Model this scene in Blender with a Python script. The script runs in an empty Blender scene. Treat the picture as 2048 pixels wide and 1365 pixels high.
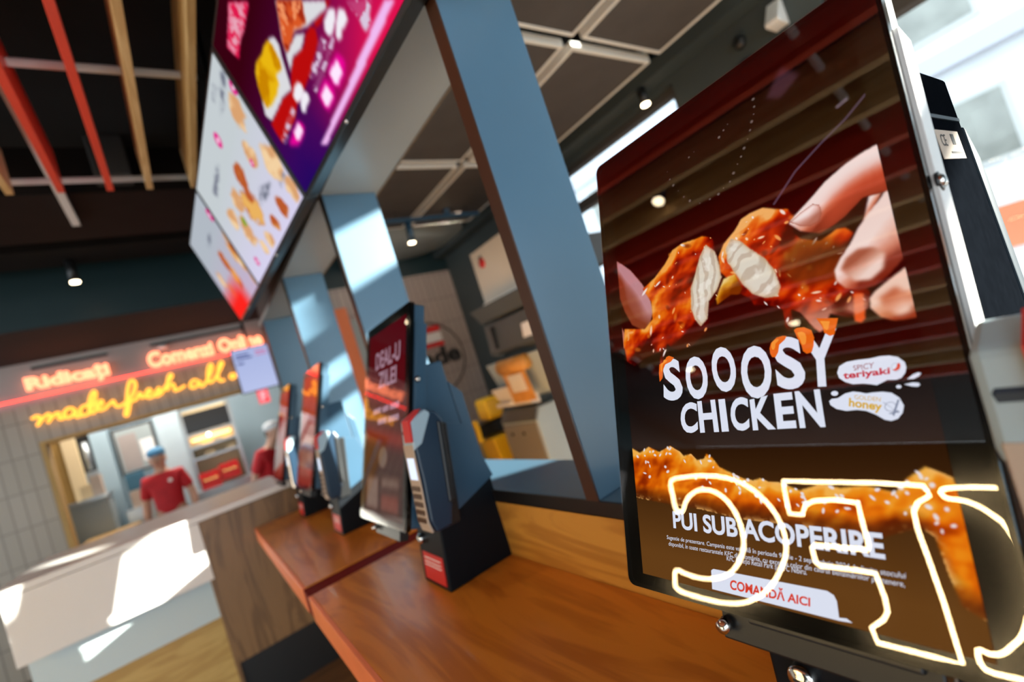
import bpy, bmesh, math, random
import numpy as np
from mathutils import Vector, Matrix

S = bpy.context.scene
COL = S.collection
R = math.radians
random.seed(7)

# ------------------------------------------------------------------ camera
cam_d = bpy.data.cameras.new('camera')
cam = bpy.data.objects.new('camera', cam_d)
COL.objects.link(cam)
S.camera = cam
YAW, PITCH, ROLL, EYE = R(35.4), R(1.8), R(18.0), 1.45
fw = Vector((math.sin(YAW) * math.cos(PITCH), math.cos(YAW) * math.cos(PITCH), math.sin(PITCH)))
r0 = Vector((math.cos(YAW), -math.sin(YAW), 0))
u0 = r0.cross(fw)
rt = math.cos(ROLL) * r0 - math.sin(ROLL) * u0
up = math.sin(ROLL) * r0 + math.cos(ROLL) * u0
cam.matrix_world = Matrix(((rt.x, up.x, -fw.x, 0), (rt.y, up.y, -fw.y, 0), (rt.z, up.z, -fw.z, EYE), (0, 0, 0, 1)))
cam_d.sensor_width = 36.0
cam_d.lens = 940.0 * 36.0 / 2048.0
cam_d.clip_start = 0.01
cam_d.dof.use_dof = True
cam_d.dof.focus_distance = 0.56
cam_d.dof.aperture_fstop = 2.3

# ------------------------------------------------------------------ light
w = bpy.data.worlds.new('daylight')
S.world = w
w.use_nodes = True
bg = w.node_tree.nodes['Background']
bg.inputs[0].default_value = (0.80, 0.92, 1.0, 1)
bg.inputs[1].default_value = 3.2

sun_d = bpy.data.lights.new('sun', 'SUN')
sun_d.energy = 34.0
sun_d.color = (1.0, 0.93, 0.80)
sun_d.angle = R(0.8)
sun = bpy.data.objects.new('sun', sun_d)
COL.objects.link(sun)
sun.rotation_euler = Vector((-1, 0.90, -0.38)).to_track_quat('-Z', 'Y').to_euler()
sun.location = (6, -5, 6)

S.view_settings.view_transform = 'Standard'
S.view_settings.look = 'None'
S.view_settings.exposure = 0.0
S.view_settings.gamma = 1.0
S.view_settings.use_curve_mapping = False

# ------------------------------------------------------------------ helpers
def mat(name, col, rough=0.5, metal=0.0, spec=0.5, noise=0.0, scale=8.0, stretch=(1, 1, 1), col2=None, emit=None, estr=0.0, coat=0.0):
    m = bpy.data.materials.new(name)
    m.use_nodes = True
    nt = m.node_tree
    b = nt.nodes['Principled BSDF']
    b.inputs['Base Color'].default_value = (*col, 1)
    b.inputs['Roughness'].default_value = rough
    b.inputs['Metallic'].default_value = metal
    b.inputs['Specular IOR Level'].default_value = spec
    b.inputs['Coat Weight'].default_value = coat
    if emit:
        b.inputs['Emission Color'].default_value = (*emit, 1)
        b.inputs['Emission Strength'].default_value = estr
    if noise > 0 or col2:
        tc = nt.nodes.new('ShaderNodeTexCoord')
        mp = nt.nodes.new('ShaderNodeMapping')
        mp.inputs['Scale'].default_value = stretch
        nz = nt.nodes.new('ShaderNodeTexNoise')
        nz.inputs['Scale'].default_value = scale
        nz.inputs['Detail'].default_value = 5.0
        rp = nt.nodes.new('ShaderNodeValToRGB')
        c2 = col2 or tuple(c * (1 - noise) for c in col)
        rp.color_ramp.elements[0].position = 0.32
        rp.color_ramp.elements[1].position = 0.68
        rp.color_ramp.elements[0].color = (*c2, 1)
        rp.color_ramp.elements[1].color = (*col, 1)
        nt.links.new(tc.outputs['Object'], mp.inputs[0])
        nt.links.new(mp.outputs[0], nz.inputs['Vector'])
        nt.links.new(nz.outputs['Fac'], rp.inputs[0])
        nt.links.new(rp.outputs[0], b.inputs['Base Color'])
    return m

def wood(name, c1, c2, rough=0.35, axis='y', scale=1.0, coat=0.0):
    m = bpy.data.materials.new(name)
    m.use_nodes = True
    nt = m.node_tree
    b = nt.nodes['Principled BSDF']
    b.inputs['Roughness'].default_value = rough
    b.inputs['Coat Weight'].default_value = coat
    tc = nt.nodes.new('ShaderNodeTexCoord')
    mp = nt.nodes.new('ShaderNodeMapping')
    st = {'x': (0.7, 5, 5), 'y': (5, 0.7, 5), 'z': (5, 5, 0.7)}[axis]
    mp.inputs['Scale'].default_value = [s * scale for s in st]
    n1 = nt.nodes.new('ShaderNodeTexNoise')
    n1.inputs['Scale'].default_value = 2.2
    n1.inputs['Detail'].default_value = 6
    n1.inputs['Distortion'].default_value = 1.6
    wv = nt.nodes.new('ShaderNodeMath')
    wv.operation = 'MULTIPLY'
    wv.inputs[1].default_value = 7.0
    fr = nt.nodes.new('ShaderNodeMath')
    fr.operation = 'PINGPONG'
    fr.inputs[1].default_value = 1.0
    rp = nt.nodes.new('ShaderNodeValToRGB')
    rp.color_ramp.elements[0].position = 0.15
    rp.color_ramp.elements[1].position = 0.75
    rp.color_ramp.elements[0].color = (*c2, 1)
    rp.color_ramp.elements[1].color = (*c1, 1)
    nt.links.new(tc.outputs['Object'], mp.inputs[0])
    nt.links.new(mp.outputs[0], n1.inputs['Vector'])
    nt.links.new(n1.outputs['Fac'], wv.inputs[0])
    nt.links.new(wv.outputs[0], fr.inputs[0])
    nt.links.new(fr.outputs[0], rp.inputs[0])
    nt.links.new(rp.outputs[0], b.inputs['Base Color'])
    return m

def tiles(name, c1, c2, mortar, bw, bh, rough=0.35, plane='xz', msize=0.006):
    m = bpy.data.materials.new(name)
    m.use_nodes = True
    nt = m.node_tree
    b = nt.nodes['Principled BSDF']
    b.inputs['Roughness'].default_value = rough
    tc = nt.nodes.new('ShaderNodeTexCoord')
    sp = nt.nodes.new('ShaderNodeSeparateXYZ')
    cb = nt.nodes.new('ShaderNodeCombineXYZ')
    br = nt.nodes.new('ShaderNodeTexBrick')
    br.offset = 0.0 if bh > bw else 0.5
    br.inputs['Scale'].default_value = 1.0
    br.inputs['Mortar Size'].default_value = msize
    br.inputs['Brick Width'].default_value = bw
    br.inputs['Row Height'].default_value = bh
    br.inputs['Color1'].default_value = (*c1, 1)
    br.inputs['Color2'].default_value = (*c2, 1)
    br.inputs['Mortar'].default_value = (*mortar, 1)
    nt.links.new(tc.outputs['Object'], sp.inputs[0])
    nt.links.new(sp.outputs[{'x': 0, 'y': 1, 'z': 2}[plane[0]]], cb.inputs[0])
    nt.links.new(sp.outputs[{'x': 0, 'y': 1, 'z': 2}[plane[1]]], cb.inputs[1])
    nt.links.new(cb.outputs[0], br.inputs['Vector'])
    nt.links.new(br.outputs['Color'], b.inputs['Base Color'])
    return m

def emis(name, col, strength):
    m = bpy.data.materials.new(name)
    m.use_nodes = True
    nt = m.node_tree
    for n in list(nt.nodes):
        nt.nodes.remove(n)
    o = nt.nodes.new('ShaderNodeOutputMaterial')
    e = nt.nodes.new('ShaderNodeEmission')
    e.inputs[0].default_value = (*col, 1)
    e.inputs[1].default_value = strength
    nt.links.new(e.outputs[0], o.inputs[0])
    return m

def emis_attr(name, strength):
    m = emis(name, (1, 1, 1), strength)
    nt = m.node_tree
    a = nt.nodes.new('ShaderNodeVertexColor')
    a.layer_name = 'Col'
    e = [n for n in nt.nodes if n.type == 'EMISSION'][0]
    nt.links.new(a.outputs[0], e.inputs[0])
    return m

def glass(name, ior=1.5, rough=0.0, tint=(1, 1, 1)):
    m = bpy.data.materials.new(name)
    m.use_nodes = True
    nt = m.node_tree
    for n in list(nt.nodes):
        nt.nodes.remove(n)
    o = nt.nodes.new('ShaderNodeOutputMaterial')
    mx = nt.nodes.new('ShaderNodeMixShader')
    tr = nt.nodes.new('ShaderNodeBsdfTransparent')
    tr.inputs[0].default_value = (*tint, 1)
    gl = nt.nodes.new('ShaderNodeBsdfGlossy')
    gl.inputs['Roughness'].default_value = rough
    fr = nt.nodes.new('ShaderNodeFresnel')
    fr.inputs[0].default_value = ior
    ge = nt.nodes.new('ShaderNodeNewGeometry')      # the far face of the sheet adds nothing
    sb = nt.nodes.new('ShaderNodeMath')
    sb.operation = 'SUBTRACT'
    sb.inputs[0].default_value = 1.0
    ml = nt.nodes.new('ShaderNodeMath')
    ml.operation = 'MULTIPLY'
    nt.links.new(ge.outputs['Backfacing'], sb.inputs[1])
    nt.links.new(sb.outputs[0], ml.inputs[0])
    nt.links.new(fr.outputs[0], ml.inputs[1])
    nt.links.new(ml.outputs[0], mx.inputs[0])
    nt.links.new(tr.outputs[0], mx.inputs[1])
    nt.links.new(gl.outputs[0], mx.inputs[2])
    nt.links.new(mx.outputs[0], o.inputs[0])
    return m

class MB:
    def __init__(s):
        s.v, s.f, s.smooth = [], [], []
    def add(s, vs, fs, smooth=False):
        n = len(s.v)
        s.v += [tuple(v) for v in vs]
        s.f += [tuple(i + n for i in f) for f in fs]
        s.smooth += [smooth] * len(fs)
        return s
    def box(s, x0, x1, y0, y1, z0, z1):
        vs = [(x, y, z) for x in (x0, x1) for y in (y0, y1) for z in (z0, z1)]
        return s.add(vs, [(0, 1, 3, 2), (4, 6, 7, 5), (0, 4, 5, 1), (2, 3, 7, 6), (0, 2, 6, 4), (1, 5, 7, 3)])
    def prism(s, poly, axis, a0, a1):
        # poly: 2D outline in the plane across axis; x: (y,z)  y: (x,z)  z: (x,y)
        def P(p, a):
            return {'x': (a, p[0], p[1]), 'y': (p[0], a, p[1]), 'z': (p[0], p[1], a)}[axis]
        n = len(poly)
        vs = [P(p, a0) for p in poly] + [P(p, a1) for p in poly]
        fs = [tuple(range(n - 1, -1, -1)), tuple(range(n, 2 * n))]
        fs += [(i, (i + 1) % n, n + (i + 1) % n, n + i) for i in range(n)]
        return s.add(vs, fs)
    def tube(s, pts, r, seg=8, closed=False, taper=None):
        pts = [Vector(p) for p in pts]
        n = len(pts)
        vs = []
        prev = None
        for i, p in enumerate(pts):
            a = pts[(i - 1) % n] if (closed or i > 0) else p
            b = pts[(i + 1) % n] if (closed or i < n - 1) else p
            t = (b - a).normalized() if (b - a).length > 1e-9 else Vector((0, 0, 1))
            if prev is None:
                q = t.orthogonal().normalized()
            else:
                q = prev - t * prev.dot(t)
                q = q.normalized() if q.length > 1e-6 else t.orthogonal().normalized()
            prev = q
            k = t.cross(q)
            rr = r if taper is None else r * taper[i]
            for j in range(seg):
                an = 2 * math.pi * j / seg
                vs.append(p + (q * math.cos(an) + k * math.sin(an)) * rr)
        fs = []
        for i in range(n if closed else n - 1):
            for j in range(seg):
                a, b = i * seg + j, i * seg + (j + 1) % seg
                c, d = ((i + 1) % n) * seg + (j + 1) % seg, ((i + 1) % n) * seg + j
                fs.append((a, b, c, d))
        if not closed:
            fs += [tuple(range(seg - 1, -1, -1)), tuple(range((n - 1) * seg, n * seg))]
        return s.add(vs, fs, True)
    def cyl(s, p0, p1, r0, r1=None, seg=24):
        s.tube([p0, p1], 1.0, seg, taper=[r0, r0 if r1 is None else r1])
        return s
    def lathe(s, prof, c=(0, 0, 0), seg=24, axis='z'):
        vs, fs = [], []
        for (r, h) in prof:
            for j in range(seg):
                a = 2 * math.pi * j / seg
                p = (r * math.cos(a), r * math.sin(a), h)
                if axis == 'x':
                    p = (h, r * math.cos(a), r * math.sin(a))
                if axis == 'y':
                    p = (r * math.cos(a), h, r * math.sin(a))
                vs.append((c[0] + p[0], c[1] + p[1], c[2] + p[2]))
        n = len(prof)
        for i in range(n - 1):
            for j in range(seg):
                fs.append((i * seg + j, i * seg + (j + 1) % seg, (i + 1) * seg + (j + 1) % seg, (i + 1) * seg + j))
        fs += [tuple(range(seg - 1, -1, -1)), tuple(range((n - 1) * seg, n * seg))]
        return s.add(vs, fs, True)
    def ball(s, c, r, seg=12, rings=8):
        rr = r if isinstance(r, (tuple, list)) else (r, r, r)
        vs, fs = [], []
        for i in range(1, rings):
            th = math.pi * i / rings
            for j in range(seg):
                a = 2 * math.pi * j / seg
                vs.append((c[0] + rr[0] * math.sin(th) * math.cos(a), c[1] + rr[1] * math.sin(th) * math.sin(a), c[2] + rr[2] * math.cos(th)))
        t, b = len(vs), len(vs) + 1
        vs += [(c[0], c[1], c[2] + rr[2]), (c[0], c[1], c[2] - rr[2])]
        for i in range(rings - 2):
            for j in range(seg):
                fs.append((i * seg + j, (i + 1) * seg + j, (i + 1) * seg + (j + 1) % seg, i * seg + (j + 1) % seg))
        for j in range(seg):
            fs.append((t, j, (j + 1) % seg))
            fs.append((b, (rings - 2) * seg + (j + 1) % seg, (rings - 2) * seg + j))
        return s.add(vs, fs, True)
    def xf(s, M):
        s.v = [tuple(M @ Vector(v)) for v in s.v]
        return s
    def build(s, name, m, parent=None, bevel=0.0, loc=None):
        me = bpy.data.meshes.new(name)
        me.from_pydata(s.v, [], s.f)
        me.polygons.foreach_set('use_smooth', s.smooth)
        bm = bmesh.new()
        bm.from_mesh(me)
        bmesh.ops.recalc_face_normals(bm, faces=bm.faces)
        bm.to_mesh(me)
        bm.free()
        me.materials.append(m)
        me.update()
        o = bpy.data.objects.new(name, me)
        COL.objects.link(o)
        if loc:
            o.location = loc
        if parent:
            o.parent = parent
        if bevel > 0:
            bv = o.modifiers.new('bevel', 'BEVEL')
            bv.width = bevel
            bv.segments = 2
            bv.limit_method = 'ANGLE'
            bv.angle_limit = R(40)
        return o

def tag(o, label=None, cat=None, group=None, kind=None):
    if label:
        o['label'] = label
    if cat:
        o['category'] = cat
    if group:
        o['group'] = group
    if kind:
        o['kind'] = kind
    return o

def thing(name, label, cat, loc=(0, 0, 0), group=None, rz=0.0):
    o = bpy.data.objects.new(name, None)
    o.empty_display_size = 0.05
    COL.objects.link(o)
    o.location = loc
    o.rotation_euler = (0, 0, rz)
    return tag(o, label, cat, group)

def struct(o):
    o['kind'] = 'structure'
    return o

# flat lettering: outlines of the built-in font, fitted to a box 0..1 x 0..1
_tcache = {}
def text_geo(s, bold=0.0):
    k = (s, bold)
    if k in _tcache:
        return _tcache[k]
    c = bpy.data.curves.new('lettering', 'FONT')
    c.body = s
    c.size = 1.0
    c.offset = bold
    c.resolution_u = 4
    o = bpy.data.objects.new('lettering', c)
    COL.objects.link(o)
    bpy.context.view_layer.update()
    dg = bpy.context.evaluated_depsgraph_get()
    me = bpy.data.meshes.new_from_object(o.evaluated_get(dg), depsgraph=dg)
    vs = [(v.co.x, v.co.y) for v in me.vertices]
    fs = [tuple(p.vertices) for p in me.polygons]
    bpy.data.objects.remove(o)
    bpy.data.curves.remove(c)
    bpy.data.meshes.remove(me)
    x0, x1 = min(v[0] for v in vs), max(v[0] for v in vs)
    y0, y1 = min(v[1] for v in vs), max(v[1] for v in vs)
    vs = [((v[0] - x0) / (x1 - x0), (v[1] - y0) / (y1 - y0)) for v in vs]
    _tcache[k] = (vs, fs)
    return _tcache[k]

def quad_text(mb, s, quad, place, bold=0.0, depth=None):
    # quad: tl, tr, br, bl in a 2D plane; place: 2D -> 3D
    vs, fs = text_geo(s, bold)
    tl, tr, br, bl = quad
    def Q(u, v):
        return ((1 - v) * ((1 - u) * bl[0] + u * br[0]) + v * ((1 - u) * tl[0] + u * tr[0]),
                (1 - v) * ((1 - u) * bl[1] + u * br[1]) + v * ((1 - u) * tl[1] + u * tr[1]))
    pts = [Q(u, v) for u, v in vs]
    mb.add([place(*p) for p in pts], fs)
    if depth:
        d = Vector(depth)
        mb.add([Vector(place(*p)) + d for p in pts], fs)
        cnt = {}
        for f in fs:
            for i in range(len(f)):
                e = (f[i], f[(i + 1) % len(f)])
                cnt[tuple(sorted(e))] = cnt.get(tuple(sorted(e)), []) + [e]
        n = len(pts)
        side = []
        for e in cnt.values():
            if len(e) == 1:
                a, b = e[0]
                side.append((a, b, n + b, n + a))
        mb.add([place(*p) for p in pts] + [Vector(place(*p)) + d for p in pts], side)

# ---- little painter for what the screens show
class Paint:
    def __init__(s, w, h, col=(0, 0, 0)):
        s.w, s.h = w, h
        s.a = np.zeros((h, w, 3), np.float32)
        s.a[:] = col
        s.Y, s.X = np.mgrid[0:h, 0:w].astype(np.float32)
        s.U = s.X / (w - 1)
        s.V = s.Y / (h - 1)
        s.rng = np.random.RandomState(3)
    def mask(s, poly, soft=0.0):
        m = np.zeros((s.h, s.w), bool)
        n = len(poly)
        for i in range(n):
            x0, y0 = poly[i]
            x1, y1 = poly[(i + 1) % n]
            if abs(y1 - y0) < 1e-9:
                continue
            c = ((s.V < y0) != (s.V < y1)) & (s.U < (x1 - x0) * (s.V - y0) / (y1 - y0) + x0)
            m ^= c
        m = m.astype(np.float32)
        return s.blur(m, soft) if soft > 0 else m
    def blur(s, m, k):
        k = int(max(1, k))
        for ax in (0, 1):
            for _ in range(2):
                pad = [(0, 0)] * m.ndim
                pad[ax] = (k, k)
                p = np.cumsum(np.pad(m, pad, mode='edge'), axis=ax)
                sh = m.shape[ax]
                z = np.take(p, [0], axis=ax) * 0
                p = np.concatenate([z, p], axis=ax)
                m = (np.take(p, range(2 * k + 1, 2 * k + 1 + sh), axis=ax) - np.take(p, range(0, sh), axis=ax)) / (2 * k + 1)
        return m.astype(np.float32)
    def noise(s, cells, ch=1):
        out = np.zeros((s.h, s.w), np.float32)
        amp, tot = 1.0, 0
        for o in range(3):
            c = int(cells * 2 ** o)
            g = s.rng.rand(c + 3, c + 3).astype(np.float32)
            fx, fy = s.U * c, s.V * c * s.h / s.w
            fy = np.minimum(fy * 1.0, 1e9)
            ix, iy = fx.astype(int), fy.astype(int)
            tx, ty = fx - ix, fy - iy
            tx, ty = tx * tx * (3 - 2 * tx), ty * ty * (3 - 2 * ty)
            M = c + 2
            A = g[iy % M, ix % M] * (1 - tx) + g[iy % M, (ix + 1) % M] * tx
            B = g[(iy + 1) % M, ix % M] * (1 - tx) + g[(iy + 1) % M, (ix + 1) % M] * tx
            out += amp * (A * (1 - ty) + B * ty)
            tot += amp
            amp *= 0.55
        return out / tot
    def fill(s, m, col):
        c = np.asarray(col, np.float32)
        s.a = s.a * (1 - m[..., None]) + c * m[..., None]
    def poly(s, p, col, soft=0.0):
        s.fill(s.mask(p, soft), col)
    def ell(s, u, v, ru, rv, col, alpha=1.0, edge=0.15, ang=0.0):
        asp = s.h / s.w
        du, dv = (s.U - u), (s.V - v) * asp
        c, n = math.cos(ang), math.sin(ang)
        a, b = du * c + dv * n, -du * n + dv * c
        d = np.sqrt((a / ru) ** 2 + (b / rv) ** 2)
        s.fill(np.clip((1 - d) / edge, 0, 1) * alpha, col)
    def line(s, pts, wd, col, alpha=1.0):
        asp = s.h / s.w
        D = np.full((s.h, s.w), 9.0, np.float32)
        for (u0, v0), (u1, v1) in zip(pts, pts[1:]):
            dx, dy = u1 - u0, (v1 - v0) * asp
            L = max(dx * dx + dy * dy, 1e-9)
            px, py = s.U - u0, (s.V - v0) * asp
            t = np.clip((px * dx + py * dy) / L, 0, 1)
            D = np.minimum(D, np.sqrt((px - t * dx) ** 2 + (py - t * dy) ** 2))
        s.fill(np.clip((wd - D) / (wd * 0.6), 0, 1) * alpha, col)
    def mesh(s, name, place, m, parent=None, gamma=2.2):
        # one vertex per picture cell, colours in an attribute (screen light, linear)
        uv = np.stack([s.U.ravel(), s.V.ravel()], 1)
        co = np.array([place(u, v) for u, v in ((0, 0), (1, 0), (0, 1))], np.float64)
        P = co[0] + uv[:, :1] * (co[1] - co[0]) + uv[:, 1:] * (co[2] - co[0])
        me = bpy.data.meshes.new(name)
        idx = np.arange(s.w * s.h).reshape(s.h, s.w)
        q = np.stack([idx[:-1, :-1], idx[1:, :-1], idx[1:, 1:], idx[:-1, 1:]], -1).reshape(-1, 4)
        me.vertices.add(len(P))
        me.vertices.foreach_set('co', P.ravel())
        me.loops.add(q.size)
        me.loops.foreach_set('vertex_index', q.ravel())
        me.polygons.add(len(q))
        me.polygons.foreach_set('loop_start', np.arange(0, q.size, 4))
        me.polygons.foreach_set('loop_total', np.full(len(q), 4))
        me.update(calc_edges=True)
        at = me.color_attributes.new('Col', 'FLOAT_COLOR', 'POINT')
        c = np.ones((len(P), 4), np.float32)
        c[:, :3] = np.clip(s.a.reshape(-1, 3), 0, 1) ** gamma
        at.data.foreach_set('color', c.ravel())
        me.materials.append(m)
        o = bpy.data.objects.new(name, me)
        COL.objects.link(o)
        if parent:
            o.parent = parent
        return o

def rgb(h):
    return tuple(int(h[i:i + 2], 16) / 255 for i in (0, 2, 4))
def lin(h):
    return tuple((int(h[i:i + 2], 16) / 255) ** 2.2 for i in (0, 2, 4))

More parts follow.
